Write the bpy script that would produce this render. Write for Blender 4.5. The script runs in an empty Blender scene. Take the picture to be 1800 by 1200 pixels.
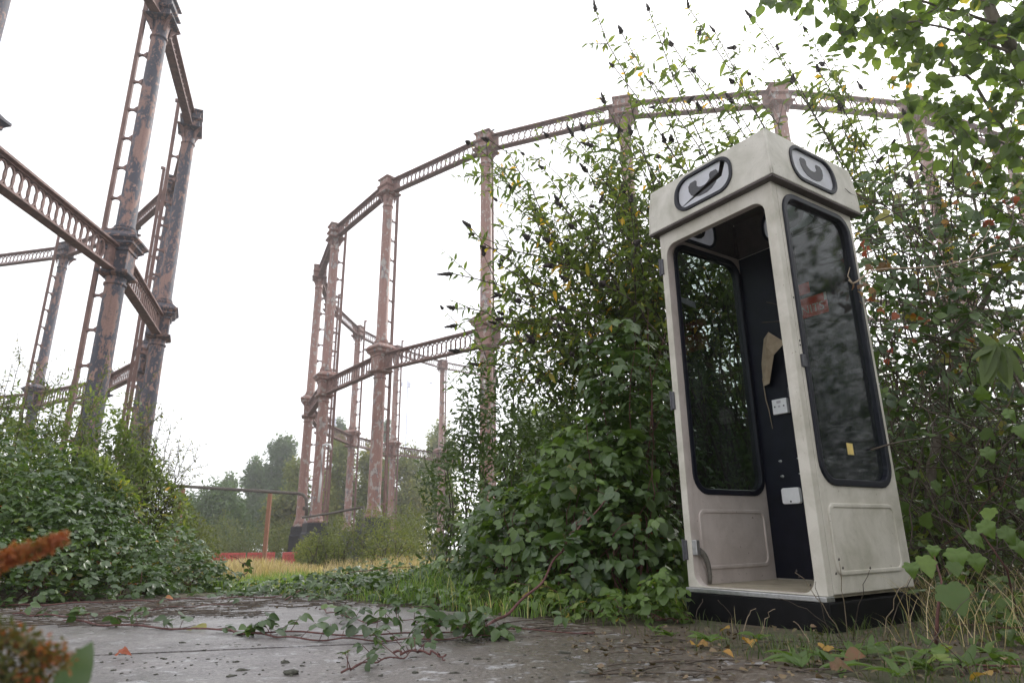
import bpy, bmesh, math, random
import numpy as np
from mathutils import Vector, Matrix

random.seed(7)
rng = np.random.default_rng(11)
PI = math.pi
scene = bpy.context.scene
COL = scene.collection

# ------------------------------------------------------------------ camera
PITCH, ROLL, FPX, CAMH = .3018, -.0149, 1151.9, .40
cp, sp_, cr, sr = math.cos(PITCH), math.sin(PITCH), math.cos(ROLL), math.sin(ROLL)
camd = bpy.data.cameras.new('camera')
camd.sensor_width = 36.0
camd.lens = FPX / 1800 * 36.0
camd.clip_start, camd.clip_end = .05, 2000
camd.dof.use_dof = True
camd.dof.focus_distance = 4.2
camd.dof.aperture_fstop = 5.0
cam = bpy.data.objects.new('camera', camd)
COL.objects.link(cam)
fwd = Vector((0, cp, sp_)); up0 = Vector((0, -sp_, cp)); ri0 = Vector((1, 0, 0))
Rv = cr * ri0 + sr * up0
Uv = -sr * ri0 + cr * up0
M = Matrix((Rv, Uv, -fwd)).transposed().to_4x4()
M.translation = (0, 0, CAMH)
cam.matrix_world = M
scene.camera = cam

# ------------------------------------------------------------------ sky, sun, exposure
SUN_EL, SUN_AZ = math.radians(36), math.radians(31)
world = bpy.data.worlds.new('World'); scene.world = world
world.use_nodes = True
wt = world.node_tree; wt.nodes.clear()
wo = wt.nodes.new('ShaderNodeOutputWorld'); wb = wt.nodes.new('ShaderNodeBackground')
sky = wt.nodes.new('ShaderNodeTexSky'); sky.sky_type = 'NISHITA'; sky.sun_disc = False
sky.sun_elevation = SUN_EL; sky.sun_rotation = SUN_AZ
sky.air_density = 1.0; sky.dust_density = 1.5; sky.ozone_density = 1.0
hs = wt.nodes.new('ShaderNodeHueSaturation'); hs.inputs['Saturation'].default_value = .16
wt.links.new(sky.outputs[0], hs.inputs['Color'])
cloud = wt.nodes.new('ShaderNodeMix'); cloud.data_type = 'RGBA'
cloud.inputs[0].default_value = .68                      # even overcast layer over the clear sky
cloud.inputs[7].default_value = (7.4, 7.45, 7.7, 1)
wt.links.new(hs.outputs[0], cloud.inputs[6])
wt.links.new(cloud.outputs[2], wb.inputs['Color'])
wb.inputs['Strength'].default_value = .15
wt.links.new(wb.outputs[0], wo.inputs['Surface'])
sl = bpy.data.lights.new('sun', 'SUN'); sl.energy = 1.5; sl.angle = math.radians(14); sl.color = (1, .96, .90)
sun = bpy.data.objects.new('sun', sl); COL.objects.link(sun)
sv = Vector((math.cos(SUN_EL) * math.sin(SUN_AZ), math.cos(SUN_EL) * math.cos(SUN_AZ), math.sin(SUN_EL)))
sun.rotation_euler = (-sv).to_track_quat('-Z', 'Y').to_euler()
sun.location = sv * 60
vs = scene.view_settings
vs.view_transform = 'Standard'; vs.look = 'None'; vs.gamma = 1; vs.use_curve_mapping = False
vs.exposure = 0.70
scene.cycles.use_denoising = True
scene.cycles.max_bounces = 8
scene.cycles.transparent_max_bounces = 16
scene.cycles.volume_bounces = 1
scene.cycles.sample_clamp_indirect = 6
HAZE = .0014


def ray(px, py):
    x, y = px - 900, py - 600
    X = x * cr + y * sr; Y = -x * sr + y * cr
    return np.array([X, FPX * cp + Y * sp_, FPX * sp_ - Y * cp])


def at(px, py, y):
    d = ray(px, py)
    return np.array([0, 0, CAMH]) + d * (y / d[1])


def gnd(px, py, z=0.0):
    d = ray(px, py)
    return np.array([0, 0, CAMH]) + d * ((z - CAMH) / d[2])


def proj(P):
    P = np.asarray(P, float)
    x, y, z = P[..., 0], P[..., 1], P[..., 2] - CAMH
    d = y * cp + z * sp_; u = -y * sp_ + z * cp
    ds = np.where(np.abs(d) < 1e-6, 1e-6, d)
    X = FPX * x / ds; Y = -FPX * u / ds
    return 900 + X * cr - Y * sr, 600 + X * sr + Y * cr, d


def gz(x, y):
    t = np.clip((np.asarray(y, float) - 12) / 24, 0, 1)
    return -.70 * t * t * (3 - 2 * t)


# ------------------------------------------------------------------ material helpers
class NT:
    def __init__(s, name):
        s.m = bpy.data.materials.new(name); s.m.use_nodes = True
        s.t = s.m.node_tree; s.t.nodes.clear()
        s.out = s.n('OutputMaterial')

    def n(s, typ, **kw):
        nd = s.t.nodes.new('ShaderNode' + typ)
        for k, v in kw.items():
            if k in nd.inputs and not hasattr(nd, k): nd.inputs[k].default_value = v
            else: setattr(nd, k, v)
        return nd

    def l(s, a, b): s.t.links.new(a, b)

    def inp(s, nd, key, v):
        if isinstance(v, bpy.types.NodeSocket): s.l(v, nd.inputs[key])
        else: nd.inputs[key].default_value = v

    def ramp(s, fac, stops, interp='LINEAR'):
        r = s.n('ValToRGB'); r.color_ramp.interpolation = interp
        e = r.color_ramp.elements
        while len(e) < len(stops): e.new(.5)
        for i, (p, c) in enumerate(stops):
            e[i].position = p
            e[i].color = (c, c, c, 1) if isinstance(c, (int, float)) else (*c, 1)
        s.l(fac, r.inputs[0]); return r.outputs[0]

    def noise(s, vec, scale, detail=4, rough=.55, dist=0.0):
        n_ = s.n('TexNoise'); n_.inputs['Scale'].default_value = scale
        n_.inputs['Detail'].default_value = detail; n_.inputs['Roughness'].default_value = rough
        n_.inputs['Distortion'].default_value = dist
        if vec is not None: s.l(vec, n_.inputs['Vector'])
        return n_.outputs['Fac']

    def mix(s, fac, a, b, blend='MIX'):
        m = s.n('Mix', data_type='RGBA', blend_type=blend)
        for i, v in ((0, fac), (6, a), (7, b)):
            if isinstance(v, bpy.types.NodeSocket): s.l(v, m.inputs[i])
            else: m.inputs[i].default_value = v if i == 0 else (*v, 1)
        return m.outputs[2]

    def math(s, op, a, b=0.0):
        m = s.n('Math', operation=op)
        for i, v in ((0, a), (1, b)):
            if isinstance(v, bpy.types.NodeSocket): s.l(v, m.inputs[i])
            else: m.inputs[i].default_value = v
        return m.outputs[0]

    def bump(s, h, strength=.3, dist=.01):
        b = s.n('Bump'); b.inputs['Strength'].default_value = strength; b.inputs['Distance'].default_value = dist
        s.l(h, b.inputs['Height']); return b.outputs[0]

    def pbr(s, color, rough=.6, normal=None, metal=0.0, spec=.5):
        p = s.n('BsdfPrincipled')
        s.inp(p, 'Base Color', color if isinstance(color, bpy.types.NodeSocket) else (*color, 1))
        s.inp(p, 'Roughness', rough); s.inp(p, 'Metallic', metal); s.inp(p, 'Specular IOR Level', spec)
        if normal is not None: s.l(normal, p.inputs['Normal'])
        return p.outputs[0]

    def done(s, sh):
        s.l(sh, s.out.inputs['Surface']); return s.m

    def pos(s): return s.n('NewGeometry').outputs['Position']

    def obj(s): return s.n('TexCoord').outputs['Object']

    def scaled(s, vec, sc):
        m = s.n('Mapping'); m.inputs['Scale'].default_value = sc; s.l(vec, m.inputs['Vector']); return m.outputs[0]


def plain(name, c, rough=.6, metal=0.0, var=.18, sc=30, spec=.5):
    t = NT(name); v = t.noise(t.obj(), sc, 3)
    col = t.mix(t.ramp(v, [(.3, 0.0), (.75, 1.0)]), tuple(x * (1 - var) for x in c), tuple(min(1, x * (1 + var)) for x in c))
    return t.done(t.pbr(col, rough, t.bump(v, .08, .003), metal, spec))


def leaf_mat(name, stops, rough=.5, trans=.35, spots=None, spec=.5):
    t = NT(name)
    a = t.n('Attribute', attribute_name='var')
    col = t.ramp(a.outputs['Fac'], stops)
    nz = t.noise(t.pos(), 55, 2)
    col = t.mix(t.ramp(nz, [(.35, 0.0), (.7, .35)]), col, (.09, .12, .03), 'MIX') if spots is None else t.mix(t.ramp(nz, [(.55, 0.0), (.72, .6)]), col, spots)
    p = t.pbr(col, rough, None, 0, spec)
    tr = t.n('BsdfTranslucent')
    c2 = t.mix(.75, col, (1.7, 1.75, .7), 'MULTIPLY')
    t.l(c2, tr.inputs['Color'])
    ms = t.n('MixShader'); ms.inputs[0].default_value = trans
    t.l(p, ms.inputs[1]); t.l(tr.outputs[0], ms.inputs[2])
    return t.done(ms.outputs[0])


MAT = {}
MAT['bramble'] = leaf_mat('bramble_leaf', [(0, (0.02274, 0.04807, 0.01663)), (.45, (0.04263, 0.08813, 0.02402)), (.78, (0.07814, 0.1402, 0.03233)), (.93, (0.1421, 0.2269, 0.04156)), (.97, (0.4263, 0.2937, 0.03695)), (1, (0.4263, 0.09345, 0.02771))], .38, .28, None, .7)
MAT['bramble_light'] = leaf_mat('fresh_bramble_leaf', [(0, (0.0322, 0.0651, 0.0192)), (.4, (0.069, 0.1208, 0.028)), (.8, (0.115, 0.1943, 0.036)), (.95, (0.184, 0.252, 0.048)), (1, (0.368, 0.273, 0.04))], .45, .38)
MAT['buddleia'] = leaf_mat('buddleia_leaf', [(0, (0.04867, 0.07703, 0.02431)), (.4, (0.09734, 0.1424, 0.03868)), (.75, (0.1723, 0.2261, 0.05525)), (.93, (0.3042, 0.3181, 0.06077)), (1, (0.8112, 0.4521, 0.0442))], .5, .5)
MAT['dense'] = leaf_mat('dark_shrub_leaf', [(0, (0.02802, 0.04888, 0.01663)), (.5, (0.05606, 0.09427, 0.02703)), (.85, (0.1001, 0.1536, 0.03742)), (1, (0.2001, 0.2444, 0.04158))], .45, .36)
MAT['tree'] = leaf_mat('poplar_leaf', [(0, (0.06239, 0.1046, 0.0286)), (.5, (0.1212, 0.1851, 0.044)), (.85, (0.1961, 0.2737, 0.0605)), (.96, (0.3209, 0.322, 0.066)), (1, (0.8199, 0.4186, 0.055))], .45, .58)
MAT['autumn'] = leaf_mat('autumn_leaf', [(0, (.34, .05, .035)), (.4, (.40, .10, .05)), (.6, (.42, .24, .05)), (.8, (.20, .09, .045)), (1, (.14, .075, .04))], .6, .3)
MAT['olive'] = leaf_mat('olive_shrub_leaf', [(0, (0.0621, 0.0792, 0.02808)), (.5, (0.1173, 0.1386, 0.0432)), (.85, (0.1794, 0.198, 0.054)), (1, (0.3588, 0.264, 0.0648))], .55, .4)
MAT['far_blue'] = leaf_mat('far_tree_leaf', [(0, (0.04455, 0.08576, 0.03463)), (.5, (0.07425, 0.1326, 0.04617)), (1, (0.1263, 0.1871, 0.05772))], .6, .3)
MAT['far_yellow'] = leaf_mat('far_yellow_tree_leaf', [(0, (0.0966, 0.1232, 0.0315)), (.5, (0.1771, 0.2079, 0.0441)), (.9, (0.2898, 0.2772, 0.0567)), (1, (0.5474, 0.4004, 0.063))], .6, .35)
MAT['grass'] = leaf_mat('green_grass', [(0, (0.08337, 0.1478, 0.029)), (.6, (0.1667, 0.2958, 0.05075)), (.85, (0.2668, 0.348, 0.087)), (1, (0.5336, 0.4698, 0.1885))], .5, .35)
MAT['dry'] = leaf_mat('dry_grass', [(0, (0.3591, 0.267, 0.1596)), (.6, (0.5643, 0.4369, 0.2793)), (.9, (0.7182, 0.5826, 0.399)), (1, (0.1881, 0.2265, 0.0798))], .7, .35)
MAT['rustspike'] = leaf_mat('rust_seed_spike', [(0, (.05, .065, .016)), (.35, (.12, .10, .022)), (.55, (.32, .085, .022)), (1, (.33, .10, .05))], .7, .3)
MAT['grass_dull'] = leaf_mat('dull_grass', [(0, (.03, .05, .014)), (.5, (.06, .10, .022)), (.75, (.10, .12, .04)), (1, (.24, .18, .10))], .5, .3)
MAT['litter'] = leaf_mat('leaf_litter', [(0, (.05, .033, .022)), (.6, (.10, .062, .037)), (1, (.20, .13, .075))], .6, .1)


def bark_mat(name, a, b, sc=18):
    t = NT(name); v = t.noise(t.scaled(t.pos(), (1, 1, .25)), sc, 5, .65)
    return t.done(t.pbr(t.mix(t.ramp(v, [(.3, 0.0), (.7, 1.0)]), a, b), .8, t.bump(v, .5, .01)))


MAT['bark'] = bark_mat('bark', (.07, .055, .042), (.20, .165, .13))
MAT['twig'] = bark_mat('dark_twig', (.035, .026, .02), (.11, .085, .062))
MAT['cane'] = bark_mat('bramble_cane', (.06, .022, .022), (.16, .07, .06), 40)
MAT['drystem'] = bark_mat('dry_stem', (.24, .18, .12), (.45, .36, .26), 30)
MAT['seed'] = bark_mat('seed_head', (.018, .014, .014), (.065, .05, .045), 120)


def iron_mat(name, base, base2, dark, chip, amt, chipamt=.585):
    """old red oxide paint with dark weathered patches and pale chips"""
    t = NT(name); p = t.pos()
    v1 = t.noise(t.scaled(p, (1.5, 1.5, .5)), 1.6, 9, .68, .6)
    v2 = t.noise(t.scaled(p, (1, 1, .6)), 5.2, 7, .7, .3)
    v3 = t.noise(p, 26, 4, .6)
    s3 = t.noise(t.scaled(p, (3, 3, .12)), 5, 4, .6)
    col = t.mix(t.ramp(v3, [(.3, 0.0), (.7, 1.0)]), base, base2)
    m1 = t.ramp(t.math('ADD', t.math('MULTIPLY', v1, .62), t.math('MULTIPLY', v2, .38)), [(amt, 0.0), (amt + .025, 1.0)])
    col = t.mix(m1, col, dark)
    m2 = t.ramp(t.math('ADD', t.math('MULTIPLY', v2, .7), t.math('MULTIPLY', v1, .3)), [(chipamt, 0.0), (chipamt + .015, 1.0)])
    col = t.mix(t.math('MULTIPLY', m2, .8), col, chip)
    col = t.mix(t.ramp(s3, [(.52, 0.0), (.75, .5)]), col, (.10, .052, .035))
    h = t.math('SUBTRACT', t.math('MULTIPLY', v3, .4), m1)
    return t.done(t.pbr(col, .62, t.bump(h, .5, .012)))


MAT['iron_r'] = iron_mat('flaking_red_oxide_iron', (.22, .115, .092), (.30, .17, .14), (.10, .10, .125), (.42, .37, .33), .535, .535)
MAT['iron_l'] = iron_mat('flaking_dark_iron', (.20, .115, .095), (.27, .16, .13), (.045, .048, .068), (.34, .20, .155), .455, .56)
t = NT('girder_iron'); v = t.noise(t.pos(), 6, 6, .65)
MAT['girder'] = t.done(t.pbr(t.mix(t.ramp(v, [(.35, 0.0), (.65, 1.0)]), (.125, .075, .066), (.26, .152, .128)), .65, t.bump(v, .3, .01)))
t = NT('rail_iron'); v = t.noise(t.scaled(t.pos(), (1, 1, .3)), 9, 6, .65)
MAT['rail'] = t.done(t.pbr(t.mix(t.ramp(v, [(.35, 0.0), (.65, 1.0)]), (.13, .072, .06), (.25, .145, .12)), .65, t.bump(v, .3, .01)))


def booth_paint(name, c, dirt, amt=.5):
    t = NT(name); o = t.obj()
    grain = t.noise(o, 160, 4, .7)
    blot = t.noise(o, 4.2, 6, .62, .4)
    streak = t.noise(t.scaled(o, (5, 5, .6)), 3.0, 5, .6)
    spots = t.noise(o, 42, 3, .5)
    col = t.mix(t.ramp(grain, [(.3, 0.0), (.7, .35)]), c, tuple(x * .86 for x in c))
    col = t.mix(t.ramp(blot, [(.42, 0.0), (.72, amt)]), col, dirt)
    col = t.mix(t.ramp(streak, [(.55, 0.0), (.8, amt * .35)]), col, tuple(x * .8 for x in dirt))
    scr = t.noise(t.scaled(o, (34, 34, 3)), 4.0, 3, .5, 1.5)
    col = t.mix(t.ramp(scr, [(.69, 0.0), (.72, .35)]), col, (.16, .14, .10))
    col = t.mix(t.ramp(spots, [(.70, 0.0), (.74, .6)]), col, (.10, .065, .035))
    return t.done(t.pbr(col, t.ramp(blot, [(.3, .42), (.7, .7)]), t.bump(grain, .12, .002)))


MAT['cream'] = booth_paint('cream_booth_paint', (.56, .53, .465), (.27, .255, .19), .65)
MAT['cream_in'] = booth_paint('cream_booth_lining', (.54, .475, .44), (.30, .25, .22), .55)
MAT['roofpaint'] = booth_paint('roof_cream_paint', (.58, .555, .495), (.26, .255, .19), .6)
MAT['brown_in'] = plain('brown_roof_lining', (.07, .053, .048), .6)
MAT['navy'] = plain('dark_navy_backboard', (.006, .007, .014), .42, 0, .3, 12, .22)
MAT['black'] = plain('black_plinth_paint', (.005, .005, .006), .55, 0, .35, 14, .16)
MAT['rubber'] = plain('black_rubber_seal', (.008, .009, .016), .42, 0, .2, 60, .3)
MAT['alu'] = plain('dull_aluminium', (.42, .42, .42), .4, .9, .15, 60)
MAT['floor'] = booth_paint('dirty_tan_floor', (.42, .37, .28), (.16, .13, .09), .7)
MAT['whiteplastic'] = plain('white_plastic', (.75, .75, .76), .35, 0, .04, 40)
MAT['greyplastic'] = plain('grey_hinge_metal', (.075, .075, .085), .5, .3, .2, 60)
MAT['icon'] = plain('dark_grey_print', (.028, .028, .034), .45, 0, .15, 60)
MAT['red'] = plain('faded_red_sticker', (.74, .055, .028), .45, 0, .2, 22)
MAT['print'] = plain('off_white_print', (.62, .55, .48), .6, 0, .2, 60)
MAT['yellow'] = plain('yellowed_sticker', (.62, .48, .16), .6)
MAT['tape'] = plain('grey_tape', (.42, .40, .43), .5)
MAT['hose'] = plain('grey_strap_rubber', (.13, .12, .105), .6, 0, .3, 70)
MAT['barrier'] = plain('red_barrier_plastic', (.52, .085, .07), .6, 0, .3, 5)
MAT['pipe'] = bark_mat('grey_pipe', (.07, .06, .05), (.14, .12, .10), 12)
MAT['rustpost'] = bark_mat('rusty_post', (.20, .085, .045), (.33, .155, .085), 10)
MAT['whitepipe'] = plain('white_pipe', (.72, .72, .72), .45)
MAT['bird'] = plain('dark_bird', (.05, .05, .06), .7)
MAT['crane'] = plain('crane_haze_tone', (.55, .58, .72), .6)  # pale blue fading of distant haze put into the crane colour
MAT['blackbrick'] = plain('black_bitumen_block', (.02, .02, .025), .7, 0, .4, 6)

t = NT('kraft_paper'); v = t.noise(t.obj(), 20, 5)
sh = t.pbr(t.mix(t.ramp(v, [(.3, 0.0), (.7, 1.0)]), (.24, .18, .115), (.36, .29, .20)), .75, t.bump(v, .4, .01))
MAT['paper'] = t.done(sh)

t = NT('white_sign_plastic'); v = t.noise(t.obj(), 9, 5)
col = t.mix(t.ramp(v, [(.4, 0.0), (.75, .5)]), (.80, .81, .85), (.55, .55, .55))
tr = t.n('BsdfTranslucent'); t.l(col, tr.inputs['Color'])
ms = t.n('MixShader'); ms.inputs[0].default_value = .45
t.l(t.pbr(col, .3), ms.inputs[1]); t.l(tr.outputs[0], ms.inputs[2])
MAT['sign'] = t.done(ms.outputs[0])

t = NT('dirty_window_glass'); o = t.obj()
fr = t.n('LayerWeight'); fr.inputs['Blend'].default_value = .5
gl = t.n('BsdfGlossy'); gl.inputs['Roughness'].default_value = .06
tp = t.n('BsdfTransparent'); tp.inputs[0].default_value = (.52, .57, .55, 1)
m1 = t.n('MixShader'); t.l(t.math('ADD', t.math('MULTIPLY', t.math('POWER', fr.outputs['Facing'], 4.0), .55), .02), m1.inputs[0]); t.l(tp.outputs[0], m1.inputs[1]); t.l(gl.outputs[0], m1.inputs[2])
d = t.n('BsdfDiffuse'); d.inputs[0].default_value = (.34, .34, .38, 1)
grime = t.noise(t.scaled(o, (1, 2.2, .8)), 3.4, 7, .66, .7); speck = t.noise(o, 70, 2, .5)
gm = t.math('ADD', t.ramp(grime, [(.44, .003), (.74, .065)]), t.ramp(speck, [(.74, 0.0), (.765, .12)]))
m2 = t.n('MixShader'); t.l(gm, m2.inputs[0]); t.l(m1.outputs[0], m2.inputs[1]); t.l(d.outputs[0], m2.inputs[2])
MAT['glass'] = t.done(m2.outputs[0])

# wet worn concrete
t = NT('wet_worn_concrete'); p = t.pos()
big = t.noise(p, .55, 5, .6); mid = t.noise(p, 3.2, 6, .65); fine = t.noise(p, 55, 4, .7); grit = t.n('TexVoronoi'); grit.inputs['Scale'].default_value = 95; t.l(p, grit.inputs['Vector'])
col = t.mix(t.ramp(mid, [(.3, 0.0), (.7, 1.0)]), (.095, .084, .083), (.235, .212, .208))
sx = t.n('SeparateXYZ'); t.l(p, sx.inputs[0])
brown = t.ramp(t.math('ADD', t.math('MULTIPLY', sx.outputs[0], .28), t.math('MULTIPLY', big, 1.1)), [(.26, 0.0), (.62, .95)])
col = t.mix(brown, col, (.115, .088, .064))
wet = t.ramp(big, [(.40, 0.0), (.62, 1.0)])
col = t.mix(t.math('MULTIPLY', wet, .30), col, (.09, .085, .088))
worn = t.noise(t.scaled(p, (1, 1.5, 1)), 8.5, 6, .74, .5)
col = t.mix(t.ramp(worn, [(.575, 0.0), (.615, .9)]), col, (.40, .395, .41))
col = t.mix(t.ramp(fine, [(.34, .85), (.46, 0.0)]), col, (.06, .055, .055))
gr = t.n('SeparateColor'); t.l(grit.outputs['Color'], gr.inputs[0])
col = t.mix(t.ramp(gr.outputs[0], [(.88, 0.0), (.93, .4)]), col, (.36, .34, .31))
col = t.mix(t.ramp(gr.outputs[1], [(.86, 0.0), (.92, .6)]), col, (.05, .045, .045))
rough = t.mix(wet, (.44, .44, .44), (.21, .21, .21))
MAT['concrete'] = t.done(t.pbr(col, rough, t.bump(t.math('ADD', fine, t.math('MULTIPLY', mid, 1.5)), .6, .012)))

t = NT('earth_and_litter'); p = t.pos()
a = t.noise(p, 1.1, 6, .65); b = t.noise(p, 14, 6, .7)
col = t.mix(t.ramp(b, [(.3, 0.0), (.7, 1.0)]), (.035, .026, .018), (.12, .09, .06))
col = t.mix(t.ramp(a, [(.45, 0.0), (.62, .8)]), col, (.05, .065, .022))
MAT['earth'] = t.done(t.pbr(col, .85, t.bump(b, .6, .03)))


# ------------------------------------------------------------------ mesh and object helpers
def np_mesh(name, V, T, mat=None, var=None, smooth=False):
    V = np.ascontiguousarray(V, np.float32); T = np.ascontiguousarray(T, np.int32)
    me = bpy.data.meshes.new(name)
    me.vertices.add(len(V)); me.vertices.foreach_set('co', V.ravel())
    me.loops.add(T.size); me.loops.foreach_set('vertex_index', T.ravel())
    me.polygons.add(len(T)); me.polygons.foreach_set('loop_start', np.arange(len(T), dtype=np.int32) * T.shape[1])
    if smooth: me.polygons.foreach_set('use_smooth', np.ones(len(T), bool))
    if var is not None:
        at_ = me.attributes.new('var', 'FLOAT', 'POINT'); at_.data.foreach_set('value', np.ascontiguousarray(var, np.float32))
    if mat is not None: me.materials.append(mat)
    me.update(calc_edges=True)
    return me


def link(name, me, parent=None, mw=None):
    o = bpy.data.objects.new(name, me); COL.objects.link(o)
    if parent is not None: o.parent = parent
    if mw is not None: o.matrix_basis = mw
    return o


def tag(o, label=None, cat=None, group=None, kind=None):
    for k, v in (('label', label), ('category', cat), ('group', group), ('kind', kind)):
        if v: o[k] = v
    return o


def thing(name, label, cat, loc=(0, 0, 0), group=None, rot=0.0):
    o = bpy.data.objects.new(name, None); COL.objects.link(o)
    o.location = [float(c) for c in loc]; o.rotation_euler = (0, 0, rot); o.empty_display_size = .2
    return tag(o, label, cat, group)


def bm_mesh(name, V, F, mat=None, bevel=0.0, seg=2, smooth=False, mats=None, mi=None):
    me = bpy.data.meshes.new(name)
    me.from_pydata([tuple(map(float, v)) for v in V], [], [tuple(f) for f in F])
    if mi is not None:
        for pl, i in zip(me.polygons, mi): pl.material_index = i
    bm = bmesh.new(); bm.from_mesh(me)
    bmesh.ops.recalc_face_normals(bm, faces=bm.faces)
    if bevel > 0:
        es = [e for e in bm.edges if len(e.link_faces) == 2 and e.calc_face_angle(0) > .6]
        bmesh.ops.bevel(bm, geom=es, offset=bevel, segments=seg, affect='EDGES', profile=.5, clamp_overlap=True)
    bm.to_mesh(me); bm.free()
    if smooth:
        for pl in me.polygons: pl.use_smooth = True
    for m_ in (mats or [mat]): me.materials.append(m_)
    return me


BOXF = [(0, 1, 3, 2), (4, 6, 7, 5), (0, 4, 5, 1), (2, 3, 7, 6), (0, 2, 6, 4), (1, 5, 7, 3)]


def box(name, x0, x1, y0, y1, z0, z1, mat, bevel=.004, seg=2):
    V = [(x, y, z) for x in (x0, x1) for y in (y0, y1) for z in (z0, z1)]
    return bm_mesh(name, V, BOXF, mat, bevel, seg)


def tube_np(P, r, n=5, cap=True):
    P = np.asarray(P, float); m = len(P); r = np.broadcast_to(np.asarray(r, float), (m,))
    d = np.gradient(P, axis=0); d /= np.linalg.norm(d, axis=1)[:, None] + 1e-9
    mean = d.mean(0)
    ref = np.array([0, 0, 1.]) if abs(mean[2]) < .75 else np.array([1., 0, 0])
    a = np.cross(d, ref); a /= np.linalg.norm(a, axis=1)[:, None] + 1e-9
    b = np.cross(d, a)
    th = np.arange(n) * 2 * PI / n
    V = (P[:, None, :] + r[:, None, None] * (np.cos(th)[None, :, None] * a[:, None, :] + np.sin(th)[None, :, None] * b[:, None, :])).reshape(-1, 3)
    i = np.arange(m - 1)[:, None] * n; j = np.arange(n)[None, :]; k = (j + 1) % n
    T = np.concatenate([np.stack([i + j, i + k, i + n + k], -1).reshape(-1, 3), np.stack([i + j, i + n + k, i + n + j], -1).reshape(-1, 3)])
    if cap:
        V = np.vstack([V, P[:1], P[-1:]]); c0, c1 = m * n, m * n + 1
        jj = np.arange(n); kk = (jj + 1) % n
        T = np.concatenate([T, np.stack([kk, jj, np.full(n, c0)], -1), np.stack([(m - 1) * n + jj, (m - 1) * n + kk, np.full(n, c1)], -1)])
    return V, T


def join_np(parts):
    Vs, Ts, o = [], [], 0
    for V, T in parts:
        Vs.append(V); Ts.append(T + o); o += len(V)
    return np.vstack(Vs), np.vstack(Ts)


def tube_obj(name, P, r, mat, parent=None, n=6, smooth=True):
    base = np.zeros(3) if parent is None else np.array(parent.location)
    V, T = tube_np(np.asarray(P, float) - base, r, n)
    return link(name, np_mesh(name, V, T, mat, smooth=smooth), parent)


def bez(a, b, c, m=8):
    t_ = np.linspace(0, 1, m)[:, None]
    return (1 - t_) ** 2 * np.asarray(a) + 2 * t_ * (1 - t_) * np.asarray(b) + t_ ** 2 * np.asarray(c)


def wobble(P, amp):
    P = np.array(P, float)
    w = rng.normal(0, amp, P.shape); w[0] = 0
    return P + w


def lathe(profile, n=20):
    """profile: (radius, z) list"""
    V, F = [], []
    for r, z in profile:
        for i in range(n):
            a_ = 2 * PI * i / n; V.append((r * math.cos(a_), r * math.sin(a_), z))
    m = len(profile)
    for j in range(m - 1):
        for i in range(n):
            k = (i + 1) % n; F.append((j * n + i, j * n + k, (j + 1) * n + k, (j + 1) * n + i))
    F.append(tuple(range(n - 1, -1, -1))); F.append(tuple((m - 1) * n + i for i in range(n)))
    return V, F


def sqlathe(profile):
    """profile: (half width, z) list"""
    V, F = [], []
    for h, z in profile:
        V += [(h, h, z), (-h, h, z), (-h, -h, z), (h, -h, z)]
    m = len(profile)
    for j in range(m - 1):
        for i in range(4):
            k = (i + 1) % 4; F.append((j * 4 + i, j * 4 + k, j * 4 + 4 + k, j * 4 + 4 + i))
    F.append((3, 2, 1, 0)); F.append(tuple((m - 1) * 4 + i for i in range(4)))
    return V, F


# ------------------------------------------------------------------ leaf templates
def T_ovate(ts, w, fold=.18, curl=.25, peak=.42, serr=0.0):
    """leaf along +Y, width X, face +Z"""
    V = [(0, 0, 0)]
    for i, s in enumerate(ts):
        q = (s / peak) if s < peak else (1 - s) / (1 - peak)
        hw = w * .5 * math.sin(min(1, max(q, 0)) * PI / 2) ** .8
        if serr: hw *= 1 + serr * (1 if i % 2 else -1)
        z = -curl * s * s
        V += [(-hw, s - (.02 if i % 2 else 0), z + fold * hw), (0, s, z), (hw, s, z + fold * hw)]
    V.append((0, 1, -curl))
    F = [(0, 2, 1), (0, 3, 2)]
    for i in range(len(ts) - 1):
        a_ = 1 + 3 * i
        for q in (0, 1): F += [(a_ + q, a_ + q + 1, a_ + q + 4), (a_ + q, a_ + q + 4, a_ + q + 3)]
    a_ = 1 + 3 * (len(ts) - 1); e = len(V) - 1
    F += [(a_, a_ + 1, e), (a_ + 1, a_ + 2, e)]
    return np.array(V, float), np.array(F)


def T_lobed():
    out = [(0, -.02), (.16, -.09), (.33, -.05), (.40, .06), (.38, .13), (.50, .20), (.55, .36), (.48, .40), (.40, .45), (.37, .58), (.30, .64), (.20, .76), (.14, .86), (0, 1.0)]
    pts = out + [(-x, y) for x, y in out[-2:0:-1]]
    zf = lambda x, y: -.55 * (x * x + (y - .35) ** 2) + .34 * abs(x) + .035 * math.sin(13 * y + 6 * abs(x))
    n = len(pts)
    V = [(0, .30, 0)] + [(x * .55, .30 + (y - .30) * .55, zf(x * .55, .30 + (y - .30) * .55)) for x, y in pts] + [(x, y, zf(x, y)) for x, y in pts]
    F = []
    for i in range(n):
        k = (i + 1) % n; F += [(0, 1 + i, 1 + k), (1 + i, 1 + n + i, 1 + n + k), (1 + i, 1 + n + k, 1 + k)]
    return np.array(V, float), np.array(F)


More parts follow.
